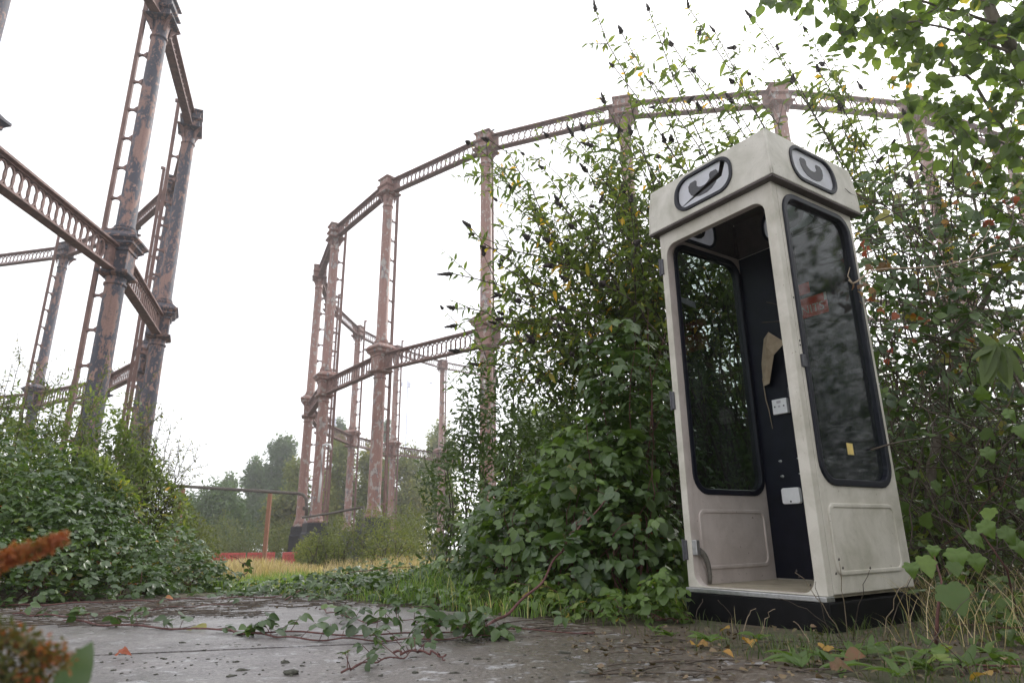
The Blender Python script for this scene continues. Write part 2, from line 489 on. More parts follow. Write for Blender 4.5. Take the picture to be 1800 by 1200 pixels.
TM = {
    'bramble_hi': T_ovate((.10, .22, .36, .52, .68, .82, .93), .78, .22, .22, .42, .05),
    'bramble_lo': T_ovate((.3, .68), .74, .22, .22, .42),
    'lance_hi': T_ovate((.12, .28, .48, .68, .85), .31, .35, .35, .38),
    'lance_lo': T_ovate((.3, .66), .33, .35, .35, .4),
    'round_hi': T_ovate((.08, .22, .42, .64, .84), .86, .15, .25, .34),
    'round_lo': T_ovate((.22, .62), .86, .15, .25, .34),
    'small_lo': T_ovate((.45,), .5, .2, .2, .45),
    'lobed_hi': T_lobed(),
    'lobed_lo': T_lobed(),
}


def norm(a): return a / (np.linalg.norm(a, axis=-1, keepdims=True) + 1e-9)


def frames(d, n):
    d = norm(d); n = n - (n * d).sum(-1, keepdims=True) * d; n = norm(n)
    x = np.cross(d, n)
    return np.stack([x, d, n], -1)  # columns


class Foliage:
    def __init__(s, root, mat, kind, nobj=0, name='leaf', stuffname='foliage'):
        s.root, s.mat, s.kind, s.nobj, s.name, s.stuffname = root, mat, kind, nobj, name, stuffname
        s.P, s.D, s.N, s.S, s.A = [], [], [], [], []

    def add(s, P, D, N, S, A):
        P = np.atleast_2d(P); k = len(P)
        s.P.append(P); s.D.append(np.broadcast_to(D, (k, 3))); s.N.append(np.broadcast_to(N, (k, 3)))
        s.S.append(np.broadcast_to(S, (k,))); s.A.append(np.broadcast_to(A, (k,)))

    def trio(s, C, N, S, A, arms=(0, 1.15, -1.15)):
        """clusters of leaflets round a stalk end"""
        C = np.atleast_2d(C); k = len(C)
        az = rng.uniform(0, 2 * PI, k)
        N = norm(np.broadcast_to(N, (k, 3)) + rng.normal(0, .22, (k, 3)))
        ref = np.where(np.abs(N[:, 2:3]) < .9, np.array([[0, 0, 1.]]), np.array([[1., 0, 0]]))
        u = norm(np.cross(N, ref)); v = np.cross(N, u)
        for g in arms:
            b = az + g
            D = np.cos(b)[:, None] * u + np.sin(b)[:, None] * v - .18 * N + rng.normal(0, .1, (k, 3))
            sc = np.asarray(S) * (1.0 if g == 0 else .82) * rng.uniform(.85, 1.15, k)
            s.add(C + D * .12 * np.asarray(sc)[..., None], D, N + rng.normal(0, .18, (k, 3)), sc, np.clip(np.asarray(A) + rng.normal(0, .03, k), 0, 1))

    def build(s):
        P = np.concatenate(s.P); D = np.concatenate(s.D); N = np.concatenate(s.N); S = np.concatenate(s.S); A = np.concatenate(s.A)
        R = frames(D, N); base = np.array(s.root.location)
        sel = np.zeros(len(P), bool)
        if s.nobj:
            u, v, d = proj(P + D * S[:, None] * .5)
            ok = (u > 4) & (u < 1796) & (v > 4) & (v < 1196) & (d > .2)
            size = np.where(ok, S / np.maximum(d, .1), 0)
            idx = np.where(ok)[0]; cell = 9.0
            key = (u[idx] // cell).astype(int) * 1000 + (v[idx] // cell).astype(int)
            o = np.lexsort((d[idx], key)); first = np.r_[True, key[o][1:] != key[o][:-1]]
            front = idx[o[first]]
            front = front[np.argsort(-size[front])][:s.nobj]
            sel[front] = True
            Vt, Ft = TM[s.kind + '_hi']
            K = 10; vm = []
            for q in range(K):
                me = np_mesh(s.name, Vt * np.array([1 + .12 * math.sin(q * 2.1), 1, 1 + .8 * math.sin(q * 1.3)]), Ft, s.mat, np.full(len(Vt), (q + .5) / K), True)
                vm.append(me)
            for i in front:
                mw = np.eye(4); mw[:3, :3] = R[i] * S[i]; mw[:3, 3] = P[i] - base
                link(s.name, vm[min(K - 1, int(A[i] * K))], s.root, Matrix(mw.tolist()))
        r = ~sel
        if r.any():
            key = s.kind + '_lo' if s.kind + '_lo' in TM else s.kind + '_hi'
            Vt, Ft = TM[key]
            Pr, Rr, Sr, Ar = P[r], R[r], S[r], A[r]
            V = np.einsum('kij,vj->kvi', Rr * Sr[:, None, None], Vt) + (Pr - base)[:, None, :]
            T = (Ft[None] + (np.arange(len(Pr)) * len(Vt))[:, None, None]).reshape(-1, 3)
            o = link(s.stuffname, np_mesh(s.stuffname, V.reshape(-1, 3), T, s.mat, np.repeat(Ar, len(Vt)), True), s.root)
            tag(o, kind='stuff')


def dome_points(blobs, k, inner=.35, minz=.02, shell=True):
    """points with outward normals on / just under a union of half ellipsoids (cx, cy, cz, rx, ry, rz)"""
    B = np.array(blobs, float)
    area = (B[:, 3] * B[:, 4] + B[:, 3] * B[:, 5] + B[:, 4] * B[:, 5]) ** 1.0
    which = rng.choice(len(B), int(k * 1.7), p=area / area.sum())
    q = norm(rng.normal(0, 1, (len(which), 3)))
    depth = 1 - np.abs(rng.normal(0, inner, len(which)))
    depth = np.clip(depth, .15, 1.0) * (1 + rng.normal(0, .05, len(which)))
    b = B[which]
    P = b[:, :3] + q * b[:, 3:] * depth[:, None]
    N = norm(q / b[:, 3:])
    ok = P[:, 2] > gz(P[:, 0], P[:, 1]) + minz
    for j in range(len(B)):
        e = (((P - B[j, :3]) / B[j, 3:]) ** 2).sum(1)
        ok &= ~((e < .45) & (which != j))
    P, N = P[ok][:k], N[ok][:k]
    return P, N


def lumpy(P, amp, f):
    """displace points by smooth pseudo noise so that a dome loses its smooth outline"""
    w = np.sin(P[:, 0] * f + 1.3 * np.sin(P[:, 1] * f * .7)) * np.cos(P[:, 1] * f * .9 + P[:, 2] * f) + .6 * np.sin(P[:, 2] * f * 1.7 + P[:, 0] * f * 1.9)
    return w * amp


def patchvar(P, f, seed=0.0):
    return .5 + .28 * np.sin(P[:, 0] * f + seed) * np.cos(P[:, 2] * f * 1.2 + seed * 2) + .22 * np.sin(P[:, 1] * f * .8 + P[:, 2] * f * .5 + seed)


def stalks(root, name, paths, mat, nobj=0, stuff='twigs', n=4):
    """paths: list of (P, r). the first nobj are parts of their own, the rest one stuff part"""
    for P, r in paths[:nobj]: tube_obj(name, P, r, mat, root, n + 1)
    rest = paths[nobj:]
    if rest:
        base = np.array(root.location)
        V, T = join_np([tube_np(np.asarray(P) - base, r, n, False) for P, r in rest])
        tag(link(stuff, np_mesh(stuff, V, T, mat, smooth=True), root), kind='stuff')

# ------------------------------------------------------------------ ground and slab
def grid_axis(lim, fine, n1, n2):
    a = np.linspace(0, fine, n1); b = fine * (lim / fine) ** np.linspace(0, 1, n2)[1:]
    h = np.r_[a, b]; return np.r_[-h[:0:-1], h]


gx_ = grid_axis(290, 14, 90, 30); gy_ = grid_axis(290, 40, 140, 22)
GX, GY = np.meshgrid(gx_, gy_)
GZ = gz(GX, GY) - .012 + .035 * np.sin(GX * 1.7 + np.sin(GY)) * np.sin(GY * 1.3) * (np.hypot(GX - .5, GY - 2) > 5.5)
Vg = np.stack([GX, GY, GZ], -1).reshape(-1, 3)
ny, nx = GX.shape
i0 = (np.arange(ny - 1)[:, None] * nx + np.arange(nx - 1)[None]).ravel()
Tg = np.concatenate([np.stack([i0, i0 + 1, i0 + nx + 1], -1), np.stack([i0, i0 + nx + 1, i0 + nx], -1)])
tag(link('ground', np_mesh('ground', Vg, Tg, MAT['earth'], smooth=True)), kind='structure')

edge = [(-9, 2.2), (-6, 3.7), (-3.9, 5.3), (-3.2, 6.9), (-2.4, 6.6), (-1.5, 5.72), (-.75, 4.85), (-.02, 4.14), (.42, 3.52), (.66, 2.75), (.92, 2.34), (1.15, 1.9), (1.9, 1.2), (2.6, -.5), (3, -6), (-9, -6)]
pts = []
for i in range(len(edge)):
    a_, b_ = np.array(edge[i], float), np.array(edge[(i + 1) % len(edge)], float)
    L = np.linalg.norm(b_ - a_); m = max(2, int(L / .06)) if i < 12 else 3
    for q in range(m):
        p = a_ + (b_ - a_) * q / m
        pts.append(p + (rng.normal(0, .018, 2) if i < 12 else 0))
def clip(poly, a, b, c):
    """keep a*u + b*v <= c"""
    out = []
    for i in range(len(poly)):
        p, q = poly[i], poly[(i + 1) % len(poly)]
        dp, dq = a * p[0] + b * p[1] - c, a * q[0] + b * q[1] - c
        if dp <= 0: out.append(tuple(p))
        if dp * dq < 0:
            t_ = dp / (dp - dq); out.append((p[0] + (q[0] - p[0]) * t_, p[1] + (q[1] - p[1]) * t_))
    return out


def joint(p, q):
    a, b = q[1] - p[1], -(q[0] - p[0]); L = math.hypot(a, b); a, b = -a / L, -b / L
    return a, b, a * p[0] + b * p[1]


J1 = joint(gnd(200, 1153), gnd(760, 1129)); J2 = joint(gnd(250, 1087), gnd(620, 1094)); GAP = .007


def slab_piece(name, poly, z, parent=None):
    n = len(poly); F = [tuple(range(n))] + [(i, n + i, n + (i + 1) % n, (i + 1) % n) for i in range(n)]
    return link(name, bm_mesh(name, [(x, y, z) for x, y in poly] + [(x, y, -.06) for x, y in poly], F, MAT['concrete']), parent)


near = clip(pts, J1[0], J1[1], J1[2] - GAP)
far_ = clip(pts, -J1[0], -J1[1], -J1[2] - GAP)
mid_ = clip(far_, J2[0], J2[1], J2[2] - GAP); back = clip(far_, -J2[0], -J2[1], -J2[2] - GAP)
pav = tag(slab_piece('pavement', near, .006), kind='structure')
slab_piece('paving_slab', mid_, .009, pav); slab_piece('paving_slab', back, .004, pav)

# ------------------------------------------------------------------ gasholders
SC = 16.0
ZT, ZU, ZL, ZF = 16.4, 9.53, 7.73, 1.63
GH = dict(r=dict(c=(.6406 * SC, 2.8729 * SC), R=1.4763 * SC, ph=3.4291), l=dict(c=(-2.1585 * SC, .8432 * SC), R=1.4658 * SC, ph=.1731))


def column_meshes(mat):
    prof = [(.40, ZF - .02), (.40, ZF + .10), (.345, ZF + .14), (.37, ZF + .22), (.34, ZF + .30), (.30, ZF + .36), (.285, ZF + .5),
            (.262, ZL - .06), (.262, ZL - .04), (.30, ZL - .03), (.30, ZL + .03), (.262, ZL + .04), (.262, ZL + .10), (.30, ZL + .27),
            (.30, ZU - .32), (.36, ZU - .30), (.31, ZU - .17), (.33, ZU - .15), (.33, ZU - .09), (.285, ZU - .07), (.30, ZU - .05), (.30, ZU), (.26, ZU + .03),
            (.232, ZT - .06), (.232, ZT - .04), (.268, ZT - .03), (.268, ZT + .03), (.232, ZT + .04), (.236, ZT + .3), (.29, ZT + .62)]
    V, F = lathe(prof, 24)
    sh = bm_mesh('column', V, F, mat)
    for p in sh.polygons: p.use_smooth = len(p.vertices) == 4
    V, F = sqlathe([(.56, -1.3), (.56, ZF - .52), (.50, ZF - .46), (.50, ZF - .02)])
    pl = bm_mesh('plinth', V, F, MAT['blackbrick'], .02)
    V, F = sqlathe([(.31, 7.93), (.38, 7.97), (.42, 8.0), (.42, 8.08), (.31, 8.10), (.31, 8.70), (.35, 8.72), (.35, 8.80), (.43, 8.88), (.46, 8.90), (.46, 8.96), (.53, 9.04), (.55, 9.05), (.55, 9.12), (.50, 9.14), (.36, 9.30)])
    co = bm_mesh('cornice', V, F, mat, .006, 1)
    V, F = sqlathe([(.27, 16.96), (.40, 17.02), (.46, 17.06), (.46, 17.10), (.33, 17.12), (.33, 17.38), (.40, 17.44), (.42, 17.46), (.42, 17.52), (.33, 17.55), (.33, 17.80), (.41, 17.86), (.41, 17.91), (.37, 17.93)])
    ca = bm_mesh('capital', V, F, mat, .006, 1)
    # scroll bracket under the capital corner
    outl = [(.27, 16.62), (.30, 16.60), (.33, 16.68), (.38, 16.82), (.47, 16.95), (.60, 17.02), (.62, 17.06), (.56, 17.08), (.40, 17.04), (.30, 16.96)]
    V = [(x, -.05, z) for x, z in outl] + [(x, .05, z) for x, z in outl]; m = len(outl)
    F = [tuple(range(m)), tuple(range(2 * m - 1, m - 1, -1))] + [(i, (i + 1) % m, m + (i + 1) % m, m + i) for i in range(m)]
    br = bm_mesh('bracket', V, F, MAT['girder'], .008, 1)
    # panel moulding on the middle block
    V, F = sqlathe([(.02, 0), (.02, .42)])
    fl = bm_mesh('fluting', [(x, y, z) for x, y, z in V], F, mat)
    return sh, pl, co, ca, br


V = [(-.052, -.075), (.052, -.075), (.052, -.05), (.018, -.045), (.018, .06), (-.018, .06), (-.018, -.045), (-.052, -.05)]
m = len(V); z0, z1 = .2, 18.3
rail_me = bm_mesh('guide_rail', [(-.58 - y, x, z0) for x, y in V] + [(-.58 - y, x, z1) for x, y in V], [tuple(range(m)), tuple(range(2 * m - 1, m - 1, -1))] + [(i, (i + 1) % m, m + (i + 1) % m, m + i) for i in range(m)], MAT['rail'])
Vb, Fb = [], []
V1 = [(-.53, -.07, -.06), (-.53, .07, -.06), (-.53, .07, .06), (-.53, -.07, .06), (-.44, -.03, -.035), (-.44, .03, -.035), (-.44, .03, .035), (-.44, -.03, .035), (-.36, -.03, -.035), (-.36, .03, -.035), (-.36, .03, .035), (-.36, -.03, .035), (-.24, -.09, -.11), (-.24, .09, -.11), (-.24, .09, .09), (-.24, -.09, .09)]
F1 = [(3, 2, 1, 0), (12, 13, 14, 15)] + [(4 * j + i, 4 * j + (i + 1) % 4, 4 * j + 4 + (i + 1) % 4, 4 * j + 4 + i) for j in range(3) for i in range(4)]
rb_me = bm_mesh('rail_bracket', V1, F1, MAT['girder'])
stop_me = box('rail_stop', -.71, -.52, -.07, .07, 18.28, 18.40, MAT['girder'], 0)


def ring_mesh(name, a, b, w, th, n=18):
    V, F = [], []
    for i in range(n):
        t_ = 2 * PI * i / n; c, s_ = math.cos(t_), math.sin(t_)
        for k, y in ((w, -th), (w, th), (-w, th), (-w, -th)):
            V.append(((a + k) * c, y, (b + k) * s_))
    for i in range(n):
        j = (i + 1) % n
        for q in range(4): F.append((i * 4 + q, i * 4 + (q + 1) % 4, j * 4 + (q + 1) % 4, j * 4 + q))
    return bm_mesh(name, V, F, MAT['girder'])


ring_top = ring_mesh('ring', .275, .275, .019, .022)
ring_low = ring_mesh('ring', .15, .27, .022, .022)
XA = Vector((1, 0, 0))


def build_gasholder(key, name_label, cols, singles_top, singles_low, mat):
    g = GH[key]; cx, cy = g['c']; R = g['R']
    root = thing('gasholder', name_label, 'gasholder', (cx, cy, 0))
    sh, pl, co, ca, br = column_meshes(mat)

    def cpos(k):
        a = g['ph'] + 2 * PI * k / 24
        return a, Vector((R * math.cos(a), R * math.sin(a), 0))
    for k in cols:
        a, p = cpos(k)
        c = link('column', sh, root, Matrix.Translation(p) @ Matrix.Rotation(a, 4, 'Z'))
        for nm, me in (('plinth', pl), ('cornice', co), ('capital', ca)): link(nm, me, c)
        for q in range(4): link('bracket', br, c, Matrix.Rotation(PI / 4 + q * PI / 2, 4, 'Z'))
        r = link('guide_rail', rail_me, root, Matrix.Translation(p) @ Matrix.Rotation(a, 4, 'Z'))
        link('rail_stop', stop_me, r)
        z = 2.2
        while z < 16.3:
            if not 7.9 < z < 9.3: link('rail_bracket', rb_me, r, Matrix.Translation((0, 0, z)))
            z += 1.04
    cs = set(cols)
    for k in cols:
        if k + 1 not in cs: continue
        (_, p), (_, q) = cpos(k), cpos(k + 1)
        d = q - p; L = d.length; ang = math.atan2(d.y, d.x)
        mw = Matrix.Translation((p + q) / 2) @ Matrix.Rotation(ang, 4, 'Z')
        hl = L / 2 - .30
        for tier, zb, zt, rg, sing, sp in (('top', 17.12, 17.74, ring_top, singles_top, .275), ('low', 8.10, 8.80, ring_low, singles_low, .262)):
            me = girder_mesh(hl, zb, zt)
            o = link('girder', me[0], root, mw); link('lower_flange', me[1], o)
            for s in (-1, 1): link('end_plate', me[2], o, Matrix.Translation((s * (hl - .16), 0, 0)))
            zc = (zb + zt) / 2; nr = int((2 * hl - .9) / sp); x0 = -(nr - 1) * sp / 2
            if k in sing:
                for i in range(nr): link('ring', rg, o, Matrix.Translation((x0 + i * sp, 0, zc)))
            else:
                vv = np.array([v.co for v in rg.vertices]); ff = np.array([tuple(p_.vertices) for p_ in rg.polygons])
                V = (vv[None] + np.array([[x0 + i * sp, 0, zc] for i in range(nr)])[:, None]).reshape(-1, 3)
                F = (ff[None] + (np.arange(nr) * len(vv))[:, None, None]).reshape(-1, 4)
                tag(link('lattice', np_mesh('lattice', V, F, MAT['girder']), o), kind='stuff')
    return root


_gm = {}


def girder_mesh(hl, zb, zt):
    key = (round(hl, 3), zb)
    if key not in _gm:
        up = [(-.15, zt + .06), (.15, zt + .06), (.15, zt), (.05, zt - .02), (.05, zt - .05), (-.05, zt - .05), (-.05, zt - .02), (-.15, zt)]
        lo = [(-.15, zb - .04), (.15, zb - .04), (.15, zb + .015), (.05, zb + .03), (.05, zb + .06), (-.05, zb + .06), (-.05, zb + .03), (-.15, zb + .015)]
        out = []
        for nm, pr in (('girder', up), ('lower_flange', lo)):
            m_ = len(pr)
            V = [(-hl, y, z) for y, z in pr] + [(hl, y, z) for y, z in pr]
            out.append(bm_mesh(nm, V, [tuple(range(m_)), tuple(range(2 * m_ - 1, m_ - 1, -1))] + [(i, (i + 1) % m_, m_ + (i + 1) % m_, m_ + i) for i in range(m_)], MAT['girder']))
        out.append(box('end_plate', -.16, .16, -.03, .03, zb + .062, zt - .052, MAT['girder'], 0))
        _gm[key] = out
    return _gm[key]


build_gasholder('r', 'huge round gasholder frame of pinkish peeling iron columns behind the bushes and phone booth', list(range(-5, 9)), {0, 1, 2, 3, 4, 5, 6, -1, -2, -3}, {0, 1, 2, -2, -3}, MAT['iron_r'])
build_gasholder('l', 'near gasholder frame with dark flaking columns and girders rising above the bramble bank', list(range(-1, 6)), {-1, 0, 1, 2, 3, 4}, {-1, 0, 1, 2}, MAT['iron_l'])

# ------------------------------------------------------------------ phone booth
W, D, H = .86, .824, 2.215
booth = thing('phone_booth', 'cream telephone booth with open front and broken handset signs, leaning beside the bushes', 'phone booth')
booth.matrix_basis = Matrix.Translation((1.486, 3.343, .1504)) @ Matrix.Rotation(.0165, 4, 'X') @ Matrix.Rotation(.0011, 4, 'Y') @ Matrix.Rotation(-.9756, 4, 'Z')


def rrect(u0, u1, v0, v1, r, k=7):
    """rounded rectangle, counter clockwise, k points per corner, corners in order (u1,v1)(u0,v1)(u0,v0)(u1,v0)"""
    out = []
    for (cu, cv, a0) in ((u1 - r, v1 - r, 0), (u0 + r, v1 - r, PI / 2), (u0 + r, v0 + r, PI), (u1 - r, v0 + r, 1.5 * PI)):
        for i in range(k):
            a = a0 + PI / 2 * i / (k - 1); out.append((cu + r * math.cos(a), cv + r * math.sin(a)))
    return out


def holed(u0, u1, v0, v1, hole, w0, w1, k=7):
    """plate in (u, v) with a rounded hole, between depths w0 and w1. faces flagged 1 on the w0 side"""
    oc = [(u1, v1), (u0, v1), (u0, v0), (u1, v0)]
    n = len(hole); V, F, mi = [], [], []
    for w in (w0, w1):
        V += [(u, v, w) for u, v in oc] + [(u, v, w) for u, v in hole]
    o2 = 4 + n
    for s, off in ((0, 0), (1, o2)):
        for c in range(4):
            for i in range(k - 1):
                F.append((off + c, off + 4 + c * k + i, off + 4 + c * k + i + 1)); mi.append(1 - s)
            nx_ = (c + 1) % 4
            F.append((off + c, off + 4 + c * k + k - 1, off + 4 + nx_ * k, off + nx_)); mi.append(1 - s)
    for c in range(4): F.append((c, (c + 1) % 4, o2 + (c + 1) % 4, o2 + c)); mi.append(0)
    for i in range(n): F.append((4 + i, 4 + (i + 1) % n, o2 + 4 + (i + 1) % n, o2 + 4 + i)); mi.append(1)
    return V, F, mi


def ringplate(lo, li, w0, w1):
    n = len(lo); V = [(u, v, w) for w in (w0, w1) for L in (lo, li) for u, v in L]; F = []
    A, B, C_, D_ = 0, n, 2 * n, 3 * n
    for i in range(n):
        j = (i + 1) % n
        F += [(A + i, A + j, B + j, B + i), (C_ + i, C_ + j, D_ + j, D_ + i), (A + i, A + j, C_ + j, C_ + i), (B + i, B + j, D_ + j, D_ + i)]
    return V, F


def slabpoly(poly, w0, w1):
    n = len(poly); V = [(u, v, w) for w in (w0, w1) for u, v in poly]
    return V, [tuple(range(n)), tuple(range(2 * n - 1, n - 1, -1))] + [(i, (i + 1) % n, n + (i + 1) % n, n + i) for i in range(n)]


def mp(V, f): return [f(*v) for v in V]


wr = lambda u, v, w: (w, u, v)                 # right wall: u along y, v up, w outward (+x)
wl = lambda u, v, w: (-W - w, u, v)            # left wall: w outward (-x)
wfr = lambda u, v, w: (u, -w, v)               # front: u = x, w outward (-y)
wbk = lambda u, v, w: (u, D + w, v)            # back: w outward (+y)
TH = .036
hole = rrect(.088, .765, .530, 2.172, .115)
for f, nm in ((wr, 'side_panel'), (wl, 'side_panel')):
    V, F, mi = holed(.052, D, 0, H, hole, -TH, 0)
    pn = link(nm, bm_mesh(nm, mp(V, f), F, mats=[MAT['cream'], MAT['cream_in']], mi=mi, bevel=.005), booth)
    V, F = ringplate(rrect(.076, .777, .518, 2.184, .126), rrect(.112, .741, .554, 2.148, .092), -TH - .009, .012)
    link('window_seal', bm_mesh('window_seal', mp(V, f), F, MAT['rubber'], .006), pn)
    V, F = slabpoly(rrect(.106, .747, .548, 2.154, .094), -.022, -.017)
    link('window_pane', bm_mesh('window_pane', mp(V, f), F, MAT['glass']), pn)
    for s, (w0, w1) in enumerate(((-.004, .010), (-TH - .008, -TH + .004))):
        V, F = ringplate(rrect(.095, .735, .085, .432, .05), rrect(.118, .712, .108, .409, .034), w0, w1)
        link('raised_moulding', bm_mesh('raised_moulding', mp(V, f), F, MAT['cream'] if s == 0 else MAT['cream_in'], .0065, 3), pn)
    V, F = slabpoly(rrect(.116, .714, .106, .411, .034), -.003, .0045)
    link('pressed_panel', bm_mesh('pressed_panel', mp(V, f), F, MAT['cream'], .003), pn)
# front frame
V, F, mi = holed(-W, 0, -.004, H, rrect(-.812, -.062, .003, 2.125, .075), -.048, 0)
op = rrect(-.812, -.062, .003, 2.125, .075)
fr_ = link('door_frame', bm_mesh('door_frame', mp(V, wfr), F, mats=[MAT['cream'], MAT['cream_in']], mi=mi, bevel=.006), booth)
for z in (.20, 1.09, 1.99):
    h_ = link('hinge', box('hinge', -W - .012, -W + .016, -.010, .010, z - .055, z + .055, MAT['greyplastic'], .004), booth)
    hp = lathe([(.006, z - .06), (.006, z + .06)], 10)
    link('hinge_pin', bm_mesh('hinge_pin', [(x - W - .010, y - .010, zz) for x, y, zz in hp[0]], hp[1], MAT['greyplastic']), h_)
la = link('latch', box('latch', -.004, .012, .052, .098, 1.13, 1.20, MAT['greyplastic'], .004), booth)
for z in (1.25, 1.275, 1.52):
    V, F = lathe([(.0045, 0), (.0045, .003)], 8)
    link('screw_hole', bm_mesh('screw_hole', [(.001 + zz, .062 + x, z + y) for x, y, zz in V], F, MAT['black']), booth)
# strap that held the door
P = bez((-W + TH + .02, .02, .205), (-W + TH + .05, .11, .18), (-W + TH + .02, .12, .012), 12)
V, T = tube_np(P, np.linspace(.020, .011, 12), 8)
st = link('door_strap', np_mesh('door_strap', V, T, MAT['hose'], smooth=True), booth)
link('strap_clip', box('strap_clip', -W + TH, -W + TH + .045, .004, .034, .17, .255, MAT['alu'], .004), st)
# back
link('back_panel', box('back_panel', -W + TH + .001, -TH - .001, D - TH, D, 0, H, MAT['cream'], .004), booth)
bp = link('backboard', box('backboard', -W + TH + .004, -TH - .004, D - TH - .014, D - TH - .001, .012, H - .012, MAT['navy'], .003), booth)
yb = D - TH - .014
sw = link('switch_box', box('switch_box', -.672, -.566, yb - .034, yb - .0005, 1.035, 1.135, MAT['whiteplastic'], .004), booth)
for x in (-.652, -.586):
    V, F = lathe([(.0055, 0), (.0055, .003)], 8)
    link('screw', bm_mesh('screw', [(x + a_, yb - .0345 - c_, 1.085 + b_) for a_, b_, c_ in V], F, MAT['greyplastic']), sw)
link('label_mark', box('label_mark', -.635, -.605, yb - .036, yb - .0345, 1.106, 1.122, MAT['tape'], 0), sw)
link('rocker_mark', box('rocker_mark', -.628, -.612, yb - .0358, yb - .0345, 1.079, 1.090, MAT['tape'], .0005), sw)
V, F = slabpoly(rrect(-.688, -.562, .462, .562, .016), 0, .030)
lb = link('junction_box', bm_mesh('junction_box', [(u, yb - .0005 - w, v) for u, v, w in V], F, MAT['whiteplastic'], .004), booth)
V, F = lathe([(.006, 0), (.006, .003)], 8)
link('screw', bm_mesh('screw', [(-.625 + a_, yb - .031 - c_, .477 + b_) for a_, b_, c_ in V], F, MAT['greyplastic']), lb)
for x, z in ((-.682, .735), (-.548, .741), (-.681, .638), (-.549, .645)):
    V, F = lathe([(.009, 0), (.009, .006), (.005, .008), (.005, .02)], 10)
    link('bolt', bm_mesh('bolt', [(x + a_, yb - c_, z + b_) for a_, b_, c_ in V], F, MAT['alu']), booth)
V, F = slabpoly(rrect(-.555, -.40, 1.045, 1.205, .012), 0, .022)
hk = link('handset_cradle', bm_mesh('handset_cradle', [(u, yb - .0005 - w, v) for u, v, w in V], F, MAT['greyplastic'], .004), booth)
V, F = ringplate([(.05 * math.cos(i * PI / 10), .05 * math.sin(i * PI / 10)) for i in range(20)], [(.034 * math.cos(i * PI / 10), .034 * math.sin(i * PI / 10)) for i in range(20)], 0, .014)
link('cradle_ring', bm_mesh('cradle_ring', [(-.49 + u, yb - .022 - w, 1.12 + v) for u, v, w in V], F, MAT['rubber'], .003), hk)
# sticker with lettering
stk = link('sticker', box('sticker', -.515, -.205, yb - .0035, yb - .0005, 1.628, 1.762, MAT['red'], .0008, 1), booth)
link('torn_sticker', box('torn_sticker', -.514, -.31, yb - .0033, yb - .0005, 1.79, 1.865, MAT['red'], .0008, 1), booth)
cu = bpy.data.curves.new('lettering', 'FONT'); cu.body = 'UNITS'; cu.size = .078; cu.extrude = .0008; cu.align_x = 'RIGHT'
tmp = bpy.data.objects.new('lettering', cu); COL.objects.link(tmp)
bpy.context.view_layer.update()
tme = bpy.data.meshes.new_from_object(tmp.evaluated_get(bpy.context.evaluated_depsgraph_get()))
bpy.data.objects.remove(tmp); tme.name = 'lettering'; tme.materials.clear(); tme.materials.append(MAT['print'])
lt = link('lettering', tme, stk, Matrix.Translation((-.228, yb - .0045, 1.655)) @ Matrix.Rotation(PI / 2, 4, 'X'))
link('sticker_edge', box('sticker_edge', -.222, -.205, yb - .0048, yb - .0037, 1.712, 1.76, MAT['print'], 0), stk)
link('square_sticker', box('square_sticker', -.0165, -.0145, .395, .452, .69, .752, MAT['yellow'], 0), booth)
Vt = [(x, y, z) for x in (-.845, -.8385) for y, z in ((.13, 1.80), (.145, 1.765), (.275, 1.745), (.268, 1.79))]
link('tape_strip', bm_mesh('tape_strip', Vt, [(0, 1, 2, 3), (7, 6, 5, 4), (0, 4, 5, 1), (1, 5, 6, 2), (2, 6, 7, 3), (3, 7, 4, 0)], MAT['tape']), booth)
# floor, sill, plinth
link('floor_plate', box('floor_plate', -W + TH, -TH, .05, D - TH, -.018, .004, MAT['floor'], 0), booth)
link('door_sill', box('door_sill', -W - .004, .004, -.022, .0485, -.030, -.0045, MAT['alu'], .004), booth)
link('plinth', box('plinth', -W - .014, .014, -.018, D + .012, -.185, -.0305, MAT['black'], .006), booth)
# roof: four trapezoid sides with a sign opening, a low top and an underside lip
OV, RZ0, RZ1, RI = .049, H + .014, H + .325, .022
rx0, rx1, ry0, ry1 = -W - OV, OV, -OV, D + OV
TR = .020
soff = {'f': .44, 'r': .385}
roof = None


def roofmap(side, f0, f1):
    """u in 0..1 along the side from its left as seen from outside, v in 0..1 up, w outward in metres"""
    def f(u, v, w):
        i = RI * v * v - w
        x0, x1, y0, y1 = rx0 + i, rx1 - i, ry0 + i, ry1 - i
        z = RZ0 + v * (RZ1 - RZ0)
        if side == 'f': return (x0 + (x1 - x0) * u, y0, z)
        if side == 'r': return (x1, y0 + (y1 - y0) * u, z)
        if side == 'b': return (x1 - (x1 - x0) * u, y1, z)
        return (x0, y1 - (y1 - y0) * u, z)
    return f


HU = .225; SU = {'f': (.27, .72), 'r': (.235, .72), 'b': (.27, .73), 'l': (.26, .74)}


def stadium(u0, u1, v0, v1, r, L, Hh, k=9):
    """rounded rectangle in u, v fractions with a true radius r in metres"""
    out = []
    for (cu_, cv_, a0) in ((u1 - r / L, v1 - r / Hh, 0), (u0 + r / L, v1 - r / Hh, PI / 2), (u0 + r / L, v0 + r / Hh, PI), (u1 - r / L, v0 + r / Hh, 1.5 * PI)):
        for i in range(k):
            a = a0 + PI / 2 * i / (k - 1); out.append((cu_ + r / L * math.cos(a), cv_ + r / Hh * math.sin(a)))
    return out


